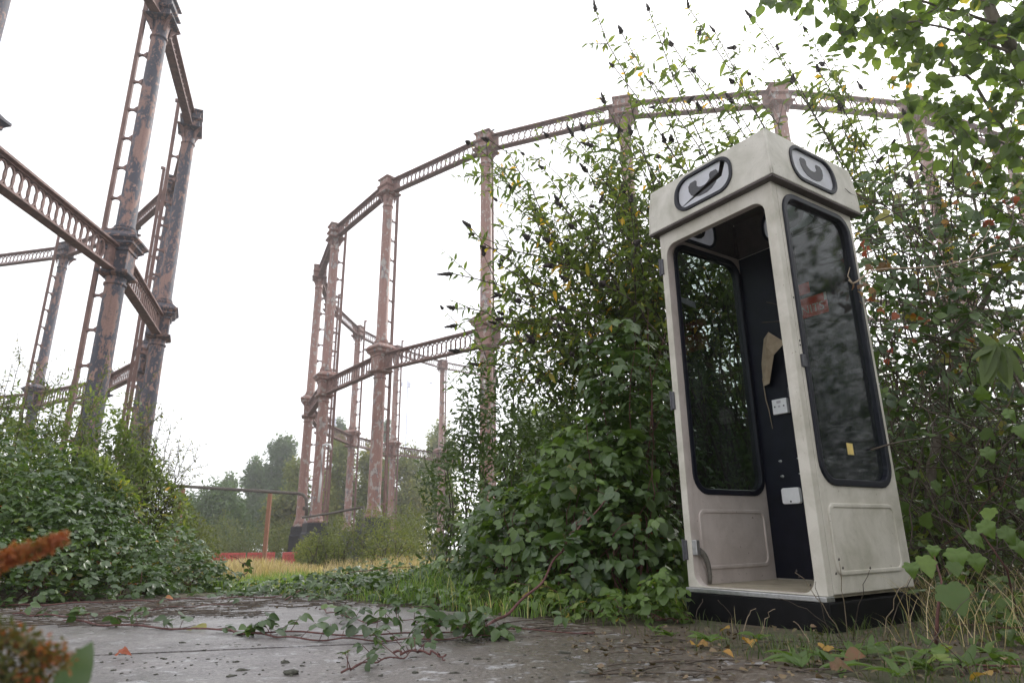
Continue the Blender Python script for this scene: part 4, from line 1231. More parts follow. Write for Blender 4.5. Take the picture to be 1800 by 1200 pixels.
# tangle of bare dark twigs
tw = []
for i in range(420):
    c = at(rng.uniform(1520, 1860), rng.uniform(330, 1020), rng.uniform(3.9, 5.8))
    d = norm(np.array([rng.normal(0, .6), rng.normal(0, .5), rng.normal(.35, .6)])) * rng.uniform(.25, .75)
    q = rng.normal(0, .08, 3)
    P = wobble(bez(c - d, c + q, c + d, 9), .010); P[:, 2] = np.maximum(P[:, 2], .03)
    r = rng.uniform(.0018, .006)
    tw.append((P, np.linspace(r, r * .45, 9)))
tw.sort(key=lambda a: -a[1][0])
stalks(thk, 'branch', tw, MAT['twig'], 40, 'twigs')
for pts_, r in (([(1632, 900), (1640, 800), (1652, 700), (1690, 600), (1745, 500), (1830, 400)], .042), ([(1652, 700), (1640, 640), (1645, 560), (1700, 440), (1740, 330)], .020), ([(1745, 500), (1730, 420), (1700, 300), (1660, 200)], .014)):
    P = np.array([at(u, v, 5.3 + .1 * i) for i, (u, v) in enumerate(pts_)])
    t_ = np.linspace(0, 1, len(P)); tt = np.linspace(0, 1, 24)
    P = np.stack([np.interp(tt, t_, P[:, i]) for i in range(3)], -1)
    tube_obj('trunk', wobble(P, .008), np.linspace(r, r * .55, 24), MAT['bark'], thk, 8)
# leaves in the thicket: lime and mid green vine leaves, a few red and dry ones
vine = thing('vine', 'thin vine with lobed lime green leaves climbing through the dark thicket right of the booth', 'vine', at(1650, 900, 4.6) * [1, 1, 0])
lf = Foliage(vine, MAT['bramble_light'], 'lobed', 210)
n = 300
C = np.array([at(rng.uniform(1515, 1850), rng.uniform(330, 1090), rng.uniform(3.8, 5.6)) for _ in range(n)])
C = C[C[:, 2] > .06]
A = np.clip(rng.normal(.35, .22, len(C)), 0, .93)
lf.add(C, norm(rng.normal(0, .6, C.shape) + [0, -.2, -.6]), norm(rng.normal(0, .45, C.shape) + [-.1, -.6, .7]), rng.uniform(.045, .095, len(C)), A)
lf.build()
vs_ = []
for i in range(26):
    a = C[rng.integers(len(C))]; b = C[rng.integers(len(C))]
    if np.linalg.norm(a - b) < 1.3: vs_.append((wobble(bez(a, (a + b) / 2 - [0, 0, .15], b, 10), .01), np.full(10, .0022)))
stalks(vine, 'stem', vs_, MAT['cane'], 12)
cl = thing('climber', 'climber with scarlet, orange and dry brown leaves hanging at the upper right of the booth', 'climber', at(1620, 900, 4.2) * [1, 1, 0])
af = Foliage(cl, MAT['autumn'], 'lobed', 60)
for (u, v, y, k, sp, a0) in ((1522, 430, 3.75, 3, 10, .08), (1735, 398, 4.3, 5, 16, .15), (1785, 372, 4.4, 5, 18, .12), (1640, 505, 4.2, 5, 16, .82), (1548, 478, 3.8, 4, 12, .85), (1600, 548, 4.3, 2, 14, .2), (1585, 570, 4.3, 2, 14, .3), (1650, 350, 4.6, 3, 20, .55), (1700, 330, 4.6, 3, 25, .6), (1775, 440, 4.4, 4, 20, .82), (1510, 500, 3.7, 4, 14, .8), (1555, 640, 4.4, 2, 20, .1), (1690, 270, 4.7, 3, 24, .58), (1520, 520, 3.72, 3, 10, .9)):
    for q in range(k):
        p = at(u + rng.normal(0, sp), v + rng.normal(0, sp), y + rng.normal(0, .08))
        af.add(p[None], norm(rng.normal(0, .5, (1, 3)) + [0, -.2, -.7]), norm(rng.normal(0, .5, (1, 3)) + [-.2, -.7, .3]), np.array([rng.uniform(.035, .068)]), np.array([np.clip(a0 + rng.normal(0, .06), 0, 1)]))
af.build()
for pts_, r in (([(1492, 492), (1500, 500), (1530, 476), (1560, 472), (1640, 470), (1700, 458), (1760, 442), (1830, 425)], .006), ([(1500, 500), (1490, 485), (1494, 470)], .003), ([(1530, 476), (1520, 500), (1525, 520)], .003), ([(1640, 470), (1650, 500), (1645, 520)], .003), ([(1700, 458), (1730, 420), (1740, 400)], .003)):
    P = np.array([at(u, v, 3.62 + .0012 * (u - 1490)) for u, v in pts_]); t_ = np.linspace(0, 1, len(P)); tt = np.linspace(0, 1, 18)
    tube_obj('stem', np.stack([np.interp(tt, t_, P[:, i]) for i in range(3)], -1), np.linspace(r, r * .6, 18), MAT['drystem'], cl, 6)

cr_ = thing('creeper', 'mixed green and yellowing creeper filling the thicket above and right of the booth', 'creeper', (3.1, 5.0, 0))
cf = Foliage(cr_, MAT['bramble'], 'bramble', 260)
C = np.array([at(rng.uniform(1512, 1900), 300 + 480 * rng.beta(1.4, 1.5), rng.uniform(4.0, 5.7)) for _ in range(1700)])
clu = .5 + .5 * np.sin(C[:, 0] * 4.1 + np.sin(C[:, 2] * 3)) * np.cos(C[:, 2] * 4.3 + C[:, 1] * 2)
C = C[rng.random(len(C)) < .25 + .75 * clu]
cf.trio(C, norm(rng.normal(0, .4, C.shape) + [-.1, -.5, .8]), rng.uniform(.045, .09, len(C)), np.clip(rng.beta(1.5, 1.3, len(C)), 0, 1))
cf.build()
st_ = []
for i in range(40):
    a = C[rng.integers(len(C))]; b = a + rng.normal(0, .5, 3) * [1, .4, .8]
    st_.append((wobble(bez(a, (a + b) / 2 + [0, 0, .15], b, 9), .01), np.full(9, .0025)))
stalks(cr_, 'stem', st_, MAT['cane'], 14)

# second buddleia: wand like stems above and behind the booth to the right
b2 = thing('buddleia', 'tall thin buddleia wands with narrow leaves rising behind the right corner of the booth roof', 'shrub', (3.4, 6.0, 0))
f2 = Foliage(b2, MAT['buddleia'], 'lance', 200); spec = []
for u, v, y in ((1400, 40, 6.2), (1440, 130, 6.0), (1478, 190, 5.8), (1520, 160, 5.9), (1560, 110, 6.1), (1600, 200, 5.6), (1640, 150, 5.8), (1570, 260, 5.4), (1530, 300, 5.3), (1620, 290, 5.4), (1680, 230, 5.6), (1720, 300, 5.4), (1760, 220, 5.7), (1660, 330, 5.2), (1590, 330, 5.2), (1700, 380, 5.2), (1545, 380, 5.1), (1780, 330, 5.3), (1500, 260, 5.6), (1740, 150, 5.9), (1460, 60, 6.3)):
    tip = at(u, v, y); b = np.array([tip[0] + rng.uniform(-.4, 1.5), 6.2, 0.0])
    spec.append((b, np.array([b[0] * .55 + tip[0] * .45, b[1] * .6 + tip[1] * .4, tip[2] * .7]), tip))
arching(b2, f2, spec, .13, amp=.03, heads=16, twigs=6, r0=.010, pair=.065, start=.5, nobj=21)
f2.build()

# leafy sprig close by at the right edge
sp3 = thing('buddleia_sprig', 'large grey green sprig of long pointed leaves jutting out before the thicket', 'shrub', (1.95, 2.2, 0))
f3 = Foliage(sp3, MAT['buddleia'], 'lance', 60)
c0 = at(1752, 605, 2.45)
tube_obj('stem', [np.array([2.1, 2.3, 0]), np.array([2.15, 2.4, .6]), at(1800, 690, 2.45), c0], [.012, .01, .007, .004], MAT['twig'], sp3, 6)
for (du, dv, L) in ((-60, 65, .19), (-48, 95, .17), (-20, 105, .20), (45, 120, .22), (60, 60, .18), (70, 15, .16), (-30, -32, .12), (30, -35, .11), (10, 60, .15), (80, 100, .18), (-10, 130, .2), (30, 20, .13), (-55, 20, .14)):
    e = at(1752 + du, 605 + dv, 2.45 - rng.uniform(-.05, .12)); d = e - c0
    f3.add((c0 + rng.normal(0, .012, 3))[None], norm(d)[None], norm(np.array([[-.25, -.55, .8]]) + rng.normal(0, .25, (1, 3))), np.array([L * .92]), np.array([rng.uniform(.2, .55)]))
f3.build()

# tree at the top right
t2 = thing('tree', 'broad leaved tree leaning in overhead at the upper right, its leaves against the white sky', 'tree', (5.6, 5.2, 0))
tf = Foliage(t2, MAT['tree'], 'round', 300)
tube_obj('trunk', [np.array([5.6, 5.2, -.02]), np.array([5.5, 5.1, 1.4]), np.array([5.2, 4.95, 2.9]), at(1830, 170, 4.7), at(1750, 40, 4.6), at(1715, -40, 4.6), at(1690, -140, 4.6)], [.16, .14, .11, .062, .046, .04, .03], MAT['bark'], t2, 10)
lim = [([(1835, 310), (1790, 265), (1700, 132), (1640, 92), (1585, 66)], 4.9, .020), ([(1750, 40), (1650, 10), (1560, -10), (1480, 10)], 4.5, .014), ([(1770, 90), (1700, 60), (1620, 40), (1520, 45), (1470, 60)], 4.4, .012), ([(1715, -40), (1600, -70), (1450, -40), (1340, -25)], 4.4, .012), ([(1790, 265), (1740, 240), (1680, 230), (1620, 180)], 4.8, .010), ([(1700, 132), (1640, 140), (1590, 110)], 4.9, .007), ([(1800, 120), (1780, 200), (1770, 250)], 4.5, .008), ([(1650, 10), (1600, 50), (1550, 80)], 4.5, .007), ([(1560, -10), (1520, 30), (1480, 60)], 4.5, .007), ([(1450, -40), (1400, -5), (1380, 10)], 4.4, .006)]
for pts_, y, r in lim:
    P = np.array([at(u, v, y + .03 * i) for i, (u, v) in enumerate(pts_)]); t_ = np.linspace(0, 1, len(P)); tt = np.linspace(0, 1, 20)
    P = wobble(np.stack([np.interp(tt, t_, P[:, i]) for i in range(3)], -1), .006)
    tube_obj('branch', P, np.linspace(r, r * .35, 20), MAT['bark'], t2, 7)
tws = []
for (u0, u1, v0, v1, k, y0, y1) in ((1470, 1620, 10, 80, 26, 4.2, 4.9), (1600, 1830, -20, 130, 52, 4.2, 5.0), (1340, 1480, -30, 8, 14, 4.2, 4.7), (1660, 1840, 120, 290, 34, 4.3, 5.1), (1590, 1700, 130, 260, 15, 4.6, 5.2), (1700, 1840, 260, 400, 14, 4.4, 5.2), (1400, 1840, -260, -20, 60, 4.0, 5.2), (1840, 2300, -200, 300, 60, 3.6, 5.2)):
    for _ in range(k):
        c = at(rng.uniform(u0, u1), rng.uniform(v0, v1), rng.uniform(y0, y1))
        d = norm(np.array([-.6, -.1, .1]) + rng.normal(0, .5, 3)) * rng.uniform(.12, .3)
        Q = bez(c - d, c + rng.normal(0, .03, 3), c + d - [0, 0, .05], 7); tws.append((Q, np.linspace(.0035, .0014, 7)))
        m = rng.integers(7, 13); j = rng.uniform(0, 1, m); X = np.stack([np.interp(j, np.linspace(0, 1, 7), Q[:, i]) for i in range(3)], -1)
        tf.add(X, norm(rng.normal(0, .55, X.shape) + [-.15, -.1, -.75]), norm(rng.normal(0, .6, X.shape) + [0, -.5, .5]), rng.uniform(.065, .125, m), np.clip(rng.normal(.45, .25, m), 0, 1))
stalks(t2, 'twig', tws, MAT['twig'], 0)
tf.build()


# ------------------------------------------------------------------ grass and verge
def inside_slab(x, y):
    e = np.array(edge); ins = np.zeros(len(x), bool); j = len(e) - 1
    for i in range(len(e)):
        c = ((e[i, 1] > y) != (e[j, 1] > y)) & (x < (e[j, 0] - e[i, 0]) * (y - e[i, 1]) / (e[j, 1] - e[i, 1] + 1e-9) + e[i, 0])
        ins ^= c; j = i
    return ins


def blades(name, label, X, Y, hgt, wid, mat, bend=.5, var=None, lowz=None):
    k = len(X); base = np.stack([X, Y, gz(X, Y) - .01 if lowz is None else lowz], -1)
    a = rng.uniform(0, 2 * PI, k); b = a + PI / 2 + rng.normal(0, .4, k)
    h = hgt; dirv = np.stack([np.cos(b), np.sin(b), np.zeros(k)], -1); wv = np.stack([np.cos(a), np.sin(a), np.zeros(k)], -1) * wid[:, None] * .5
    bn = (bend * rng.uniform(.3, 1.4, k) * h)[:, None]
    m1 = base + dirv * bn * .22 + np.stack([0 * h, 0 * h, h * .5], -1); m2 = base + dirv * bn * .6 + np.stack([0 * h, 0 * h, h * .84], -1); tp_ = base + dirv * bn + np.stack([0 * h, 0 * h, h], -1)
    V = np.stack([base - wv, base + wv, m1 - wv * .85, m1 + wv * .85, m2 - wv * .55, m2 + wv * .55, tp_], 1)
    F = np.array([(0, 1, 3), (0, 3, 2), (2, 3, 5), (2, 5, 4), (4, 5, 6)])
    T = (F[None] + (np.arange(k) * 7)[:, None, None]).reshape(-1, 3)
    A = rng.uniform(0, 1, k) if var is None else var
    o = link(name, np_mesh(name, V.reshape(-1, 3), T, mat, np.repeat(A, 7), True)); tag(o, label, None, None, 'stuff'); return o


def scatter_px(k, u0, u1, v0, v1):
    U = rng.uniform(u0, u1, k); Vv = rng.uniform(v0, v1, k)
    return np.array([gnd(u, v) for u, v in zip(U, Vv)])


# green verge beyond the slab
k = 40000
X = rng.uniform(-4.5, 2.2, k); Y = rng.uniform(4.0, 10.0, k)
cl_ = .5 + .5 * np.sin(X * 2.3 + np.sin(Y * 1.7)) * np.cos(Y * 1.9 + X)
bl = np.array([(BW.inverted() @ Vector((x, y, .1)))[:2] for x, y in zip(X, Y)])
inb = (bl[:, 0] > -W - .12) & (bl[:, 0] < .12) & (bl[:, 1] > -.12) & (bl[:, 1] < D + .12)
keep = ~inb & ~inside_slab(X, Y) & (rng.random(k) < .25 + .75 * cl_) & (X > -3.4 - .15 * (Y - 5))
X, Y, c_ = X[keep], Y[keep], cl_[keep]
hg = (.06 + .25 * c_ * rng.random(len(X))) * np.where(X > -.9, 1.15, .6)
blades('grass', 'bright green tufted grass on the verge beyond the concrete', X, Y, hg, rng.uniform(.003, .008, len(X)), MAT['grass'], .7, np.clip(rng.normal(.5, .25, len(X)) + .25 * (1 - c_), 0, 1))
# dry meadow further back
k = 70000
Y = 10.2 + 27 * rng.random(k) ** 1.2; X = (rng.random(k) - .62) * Y * .85
keep = (X > -.52 * Y - .3) & (X < .12 * Y + .6) & (rng.random(k) < .45 + .55 * np.sin(X * 1.1 + np.sin(Y * .8)) * np.cos(Y * .7 + X * .3))
X, Y = X[keep], Y[keep]
blades('dry_grass', 'tall straw coloured grass of the meadow in front of the red barriers', X, Y, rng.uniform(.09, .24, len(X)) * (1 + .35 * np.sin(X * 2.3 + Y)), rng.uniform(.006, .016, len(X)), MAT['dry'], .55, np.clip(rng.normal(.4, .25, len(X)), 0, 1))
# grass and weeds round the booth and along the right edge of the slab
k = 11000
X = rng.uniform(.2, 3.2, k); Y = rng.uniform(1.5, 5.2, k)
bl = np.array([(BW.inverted() @ Vector((x, y, .1)))[:2] for x, y in zip(X, Y)])
inb = (bl[:, 0] > -W - .06) & (bl[:, 0] < .06) & (bl[:, 1] > -.09) & (bl[:, 1] < D + .06)
cl_ = .5 + .5 * np.sin(X * 5 + np.sin(Y * 3.7)) * np.cos(Y * 4.9 + X * 2)
fr_ = (bl[:, 1] > -.75) & (bl[:, 1] < 0) & (bl[:, 0] > -1.0) & (bl[:, 0] < .1)
keep = ~inside_slab(X, Y) & ~inb & (rng.random(k) < .12 + .88 * cl_ ** 2) & ~(fr_ & (rng.random(k) < .45))
X, Y = X[keep], Y[keep]
blades('grass', 'thin ragged grass growing round the booth plinth and slab edge', X, Y, rng.uniform(.02, .10, len(X)) * (1 + .5 * (X > 1.9)), rng.uniform(.002, .005, len(X)), MAT['grass_dull'], .8, np.clip(rng.beta(1.6, 1.4, len(X)), 0, 1))
k = 1500
X = rng.uniform(.6, 3.6, k); Y = rng.uniform(1.7, 5.0, k)
bl = np.array([(BW.inverted() @ Vector((x, y, .1)))[:2] for x, y in zip(X, Y)])
inb = (bl[:, 0] > -W - .03) & (bl[:, 0] < .03) & (bl[:, 1] > -.1) & (bl[:, 1] < D + .03)
keep = ~inside_slab(X, Y) & ~inb & (X > 1.75 + .25 * np.sin(Y * 6)); X, Y = X[keep], Y[keep]
blades('dry_grass', 'long bleached grass stems tangled at the right of the booth', X, Y, rng.uniform(.08, .32, len(X)), rng.uniform(.0018, .004, len(X)), MAT['dry'], 1.1)

# low bramble mats on the verge
for lab, bl_, n_, c in (('low mat of bramble leaves creeping over the far edge of the concrete', [(-2.0, 6.5, 0, .9, .4, .14), (-1.2, 5.8, 0, .7, .4, .18), (-.4, 5.1, 0, .6, .35, .16), (-2.7, 7.0, 0, .5, .4, .14), (-1.5, 6.5, 0, .6, .4, .22), (-.7, 5.9, 0, .6, .4, .22)], 1500, (-1.6, 6.1, 0)), ('small mound of bluish bramble standing up from the green verge', [(-1.35, 8.0, 0, .7, .45, .30), (-.75, 7.4, 0, .5, .4, .26), (-2.1, 8.6, 0, .5, .4, .18)], 700, (-1.1, 7.7, 0)), ('bramble fringe along the foot of the thicket left of the booth', [(.55, 3.95, 0, .35, .25, .2), (.25, 4.35, 0, .4, .25, .25), (.8, 3.85, 0, .2, .2, .3), (-.1, 4.75, 0, .4, .25, .2)], 420, (.4, 4.1, 0)), ('low weedy bramble seedlings beside the right end of the plinth', [(2.2, 2.9, 0, .5, .4, .12), (1.7, 2.35, 0, .5, .3, .07), (2.3, 3.5, 0, .3, .3, .25)], 150, (2.0, 2.8, 0))):
    shrub('bramble', lab, 'bramble', c, bl_, MAT['bramble'] if n_ > 500 else MAT['bramble_light'], 'bramble', n_, .062, 110, 1.4, .3, .03, stems=16, stem_mat='cane', stem_r=.004, trio=True, vfreq=3.0, vseed=n_ * .01, stemtop=1.3)


# ------------------------------------------------------------------ bramble canes on the concrete
def cane(label, pix, r, leaves, lift=.012, name='bramble_cane', leaf=(.05, .075), nobj=80):
    P = np.array(pix, float); t_ = np.r_[0, np.cumsum(np.linalg.norm(np.diff(P, axis=0), axis=1))]; t_ /= t_[-1]
    tt = np.linspace(0, 1, 40); Q = np.stack([np.interp(tt, t_, P[:, i]) for i in range(3)], -1)
    for _ in range(2): Q[1:-1] = (Q[:-2] + 2 * Q[1:-1] + Q[2:]) / 4
    Q += np.stack([.01 * np.sin(tt * 31), .014 * np.sin(tt * 23 + 1), .006 * (1 + np.sin(tt * 37))], -1)
    root = thing(name, label, 'bramble stem', Q[0] * [1, 1, 0])
    tube_obj('stem', Q, np.linspace(r, r * .5, 40), MAT['cane'], root, 6)
    f = Foliage(root, MAT['bramble'], 'bramble', nobj)
    if leaves:
        j = np.sort(rng.uniform(.03, 1, leaves)); X = np.stack([np.interp(j, tt, Q[:, i]) for i in range(3)], -1)
        X = X + np.stack([rng.normal(0, .035, leaves), rng.normal(0, .05, leaves), rng.uniform(.012, .075, leaves)], -1)
        st_ = [(np.array([np.array([np.interp(q, tt, Q[:, i]) for i in range(3)]), x]), np.array([.0018, .0012])) for q, x in zip(j, X)]
        stalks(root, 'leaf_stalk', st_, MAT['cane'], 0, 'leaf_stalks')
        f.trio(X, norm(np.array([0, -.25, 1.]) + rng.normal(0, .3, X.shape)), rng.uniform(*leaf, leaves), np.clip(rng.normal(.42, .2, leaves), 0, .93))
        f.build()
    return root


G = lambda u, v, z=.014: gnd(u, v, z)
cane('long bramble cane lying across the concrete from the left litter to the arching stem', [G(110, 1092), G(180, 1098), G(300, 1106), G(420, 1110), G(600, 1117), G(720, 1116), G(850, 1108), G(1045, 1112)], .0060, 24)
cane('second leafy cane running close under the long one near the middle of the concrete', [G(380, 1108), G(520, 1124), G(660, 1127), G(780, 1124), G(900, 1116)], .0050, 26)
cane('thick bare reddish cane arching up from the concrete into the thicket', [G(838, 1112), at(880, 1088, 3.75), at(920, 1058, 3.9), at(955, 1018, 4.0), at(985, 975, 4.1), at(1015, 935, 4.25), at(1060, 885, 4.4), at(1090, 858, 4.5)], .0088, 0)
cane('short leafy bramble shoot nearest the camera on the concrete', [G(598, 1186), G(640, 1168), G(690, 1160), G(735, 1148), G(765, 1120, .03)], .0035, 17, leaf=(.03, .045))
cane('broken brown cane stub beside the nearest bramble shoot', [G(690, 1150), G(735, 1147), G(765, 1150), G(785, 1159)], .0050, 0)
cane('leafy tangle at the upper middle of the concrete', [G(560, 1072), G(600, 1082), G(640, 1096), G(700, 1088), G(750, 1098)], .0042, 20)
cane('bramble clump heaped where the arching cane meets the concrete', [G(740, 1110, .03), G(790, 1100, .06), G(830, 1108, .05), G(850, 1115)], .0040, 22, leaf=(.06, .095))
cane('fresh bramble spray hanging from the arching cane tip in front of the thicket', [at(985, 975, 4.1), at(1000, 955, 4.0), at(1010, 930, 3.95), at(1030, 900, 3.95)], .0035, 7, leaf=(.09, .13))
cane('dark dry cane lying along the back of the concrete', [G(0, 1066), G(150, 1060), G(300, 1055), G(430, 1050), G(560, 1047)], .0065, 9)
cane('dark cane lying among the litter at the left', [G(20, 1080), G(120, 1084), G(210, 1076), G(330, 1066), G(420, 1062)], .0060, 8)
cane('thin thorny cane leaning out over the dry grass', [G(395, 1035), at(420, 1018, 7.4), at(440, 1000, 7.6), at(405, 975, 7.7)], .006, 6)
cane('dark cane looping over the green verge behind the concrete', [G(500, 1055), at(560, 1020, 6.8), at(640, 1003, 7.0), at(730, 995, 7.0)], .006, 12)


# ------------------------------------------------------------------ litter on the concrete
def stuff_sticks(name, label, regs, mat, r=(.0012, .004), L=(.05, .25)):
    paths = []
    for (u0, u1, v0, v1, k) in regs:
        for _ in range(k):
            p = gnd(rng.uniform(u0, u1), rng.uniform(v0, v1), .012); a = rng.normal(0, .55); l_ = rng.uniform(*L)
            d = np.array([math.cos(a), math.sin(a), 0]) * l_ / 2
            q = np.array([rng.normal(0, .1 * l_), rng.normal(0, .1 * l_), rng.uniform(0, .012)])
            P = bez(p - d, p + q, p + d, 5); rr = rng.uniform(*r); paths.append((P, np.linspace(rr, rr * .6, 5)))
    V, T = join_np([tube_np(P, q, 4, False) for P, q in paths])
    tag(link(name, np_mesh(name, V, T, mat, smooth=True)), label, None, None, 'stuff')


stuff_sticks('twig_litter', 'dark twig litter along the back edge of the concrete', [(-40, 460, 1042, 1082, 620), (430, 900, 1048, 1066, 260), (0, 260, 1075, 1100, 150), (900, 1060, 1085, 1110, 30), (1060, 1500, 1120, 1190, 50)], MAT['twig'])
f_ = None
lroot = []
k = 900
pp = np.vstack([scatter_px(420, -20, 470, 1042, 1082), scatter_px(160, 440, 950, 1050, 1075), scatter_px(480, 1050, 1800, 1105, 1200), scatter_px(100, 1000, 1300, 1110, 1150)])
Vt, Ft = TM['round_lo']
kk = len(pp); D_ = np.stack([np.cos(q := rng.uniform(0, 6.28, kk)), np.sin(q), rng.normal(0, .15, kk)], -1)
R = frames(D_, np.array([0, 0, 1.]) + rng.normal(0, .35, (kk, 3))); S = rng.uniform(.009, .032, kk)
V = np.einsum('kij,vj->kvi', R * S[:, None, None], Vt * [1, 1, 1.5]) + (pp + [0, 0, .014])[:, None]
tag(link('leaf_litter', np_mesh('leaf_litter', V.reshape(-1, 3), (Ft[None] + (np.arange(kk) * len(Vt))[:, None, None]).reshape(-1, 3), MAT['litter'], np.repeat(rng.random(kk), len(Vt)), True)), 'brown leaf litter scattered along the slab edge', None, None, 'stuff')

# moss and grit lumps, some along the slab joints
mt = NT('dark_moss'); mv = mt.noise(mt.pos(), 90, 4)
mm = mt.done(mt.pbr(mt.mix(mt.ramp(mv, [(.3, 0.0), (.7, 1.0)]), (.045, .044, .036), (.10, .10, .075)), .9, mt.bump(mv, .8, .01)))
ico = bmesh.new(); bmesh.ops.create_icosphere(ico, subdivisions=2, radius=1)
IV = np.array([v.co for v in ico.verts]); IT = np.array([[v.index for v in f.verts] for f in ico.faces]); ico.free()
pp = np.vstack([scatter_px(330, 120, 1050, 1075, 1200)] + [np.array([gnd(u, v0 + rng.normal(0, s_)) for u in rng.uniform(u0, u1, n_)]) for u0, u1, v0, s_, n_ in ((250, 480, 1085, 1.2, 60), (300, 500, 1137, 2.2, 70), (380, 620, 1122, 2.5, 60), (620, 900, 1128, 2, 40), (170, 250, 1152, 1, 14), (440, 500, 1105, 2, 20))])
ok = inside_slab(pp[:, 0], pp[:, 1]); pp = pp[ok]; kk = len(pp)
S = np.abs(rng.lognormal(-5.65, .55, kk)).clip(.0015, .014)
w = 1 + .28 * rng.normal(0, 1, (kk, len(IV), 1))
V = IV[None] * w * (S[:, None, None] * np.stack([rng.uniform(.8, 1.7, kk), rng.uniform(.7, 1.3, kk), rng.uniform(.3, .6, kk)], -1)[:, None, :]) + (pp + [0, 0, .007])[:, None]
tag(link('moss', np_mesh('moss', V.reshape(-1, 3), (IT[None] + (np.arange(kk) * len(IV))[:, None, None]).reshape(-1, 3), mm, smooth=True)), 'crumbs of dark moss and grit on the concrete', None, None, 'stuff')
tag(link('moss_lump', bm_mesh('moss_lump', (IV * (1 + .18 * rng.normal(0, 1, (len(IV), 1)))) * [.026, .018, .010], IT, mm, smooth=True), None, Matrix.Translation(Vector(G(512, 1181, .012)))), 'single dark lump of moss lying on bare concrete', 'moss')

fl = {}
for i, (lab, u, v, s, a) in enumerate([('curled orange red leaf lying alone on the concrete', 205, 1152, .05, .28), ('amber leaf lying against the front of the plinth', 1283, 1109, .05, .62), ('narrow orange leaf below the plinth in the grass', 1317, 1131, .055, .58), ('yellow leaf on the concrete edge left of the booth', 1216, 1138, .045, .6), ('pale cream leaf next to the yellow one at the slab edge', 1244, 1137, .04, .7), ('small orange leaf nearest the left corner of the plinth', 1272, 1150, .04, .56), ('bright yellow leaf among weeds right of the plinth', 1453, 1145, .05, .62), ('dead brown leaf curled in the weeds at lower right', 1518, 1155, .07, .86), ('brown dead leaf flat on the slab under the weeds', 1462, 1177, .06, .95), ('yellow green leaf at the bottom edge of the weeds', 1745, 1195, .07, .63), ('brown leaf beside the short cane on bare concrete', 770, 1118, .04, .8), ('rusty leaf in the litter at the back of the slab', 290, 1052, .06, .45)]):
    p = gnd(u, v, .02); f_ = TM['round_hi' if i % 2 else 'lobed_hi']
    d = np.array([[math.cos(i * 2.3), math.sin(i * 2.3), .15]]); R = frames(d, np.array([[.1, -.5, 1.]]))[0]
    mw = np.eye(4); mw[:3, :3] = R * s; mw[:3, 3] = p + [0, 0, .012]
    tag(link('fallen_leaf', np_mesh('fallen_leaf', f_[0] * [1, 1, 2.2], f_[1], MAT['autumn'], np.full(len(f_[0]), a), True), None, Matrix.Translation(Vector(p + [0, 0, .012])) @ Matrix([[*(R * s)[0], 0], [*(R * s)[1], 0], [*(R * s)[2], 0], [0, 0, 0, 1]])), lab, 'leaf', 'fallen leaves')

# broad leaved weeds by the plinth and the lime vine leaves at the lower right
wd = thing('weed', 'small dandelion like weeds with bright green rosettes in front of the plinth', 'weed', (1.1, 2.6, 0))
wf = Foliage(wd, MAT['bramble_light'], 'lance', 150)
for u, v in ((1395, 1160), (1410, 1172), (1450, 1160), (1480, 1175), (1560, 1150), (1240, 1120), (1250, 1128), (1500, 1150), (1530, 1140), (1600, 1165), (1660, 1150), (1640, 1180), (1700, 1170), (1580, 1190), (1330, 1125), (1180, 1118), (1150, 1110), (1740, 1150)):
    c = gnd(u, v, .01); k = rng.integers(6, 10); a = rng.uniform(0, 6.28, k)
    wf.add(np.tile(c, (k, 1)), np.stack([np.cos(a), np.sin(a), rng.uniform(.25, 1.1, k)], -1), np.stack([0 * a, 0 * a - .2, 0 * a + 1], -1) + rng.normal(0, .2, (k, 3)), rng.uniform(.05, .11, k), rng.uniform(.35, .75, k))
wf.build()
ls = thing('vine_shoot', 'bright lime lobed leaves on thin red stems before the right end of the plinth', 'vine', gnd(1645, 1140, 0))
sf = Foliage(ls, MAT['bramble_light'], 'lobed', 40)
for u, v, s, y in ((1622, 990, .10, 2.75), (1600, 1000, .07, 2.75), (1665, 1040, .135, 2.65), (1640, 970, .06, 2.8), (1700, 950, .10, 2.9), (1680, 975, .10, 2.9), (1725, 930, .09, 2.95), (1710, 985, .09, 2.95), (1760, 940, .1, 3.0), (1675, 1000, .07, 2.8), (1740, 905, .09, 3.0), (1780, 960, .1, 3.0), (1795, 890, .1, 3.1), (1765, 735, .08, 3.0), (1790, 760, .08, 3.0), (1730, 800, .09, 3.2)):
    sf.add(at(u, v - 12, y)[None], norm(np.array([[rng.normal(0, .35), -.3, -.75]])), norm(np.array([[-.25, -.75, .75]]) + rng.normal(0, .2, (1, 3))), np.array([s * .86]), np.array([rng.uniform(.45, .85)]))
sf.build()
tube_obj('stem', [gnd(1645, 1140, 0), at(1648, 1080, 2.7), at(1655, 1020, 2.75), at(1640, 970, 2.8)], [.007, .006, .004, .002], MAT['cane'], ls, 6)
tube_obj('stem', [gnd(1790, 1090, 0), at(1770, 1000, 2.95), at(1725, 935, 2.95)], [.005, .004, .002], MAT['cane'], ls, 6)
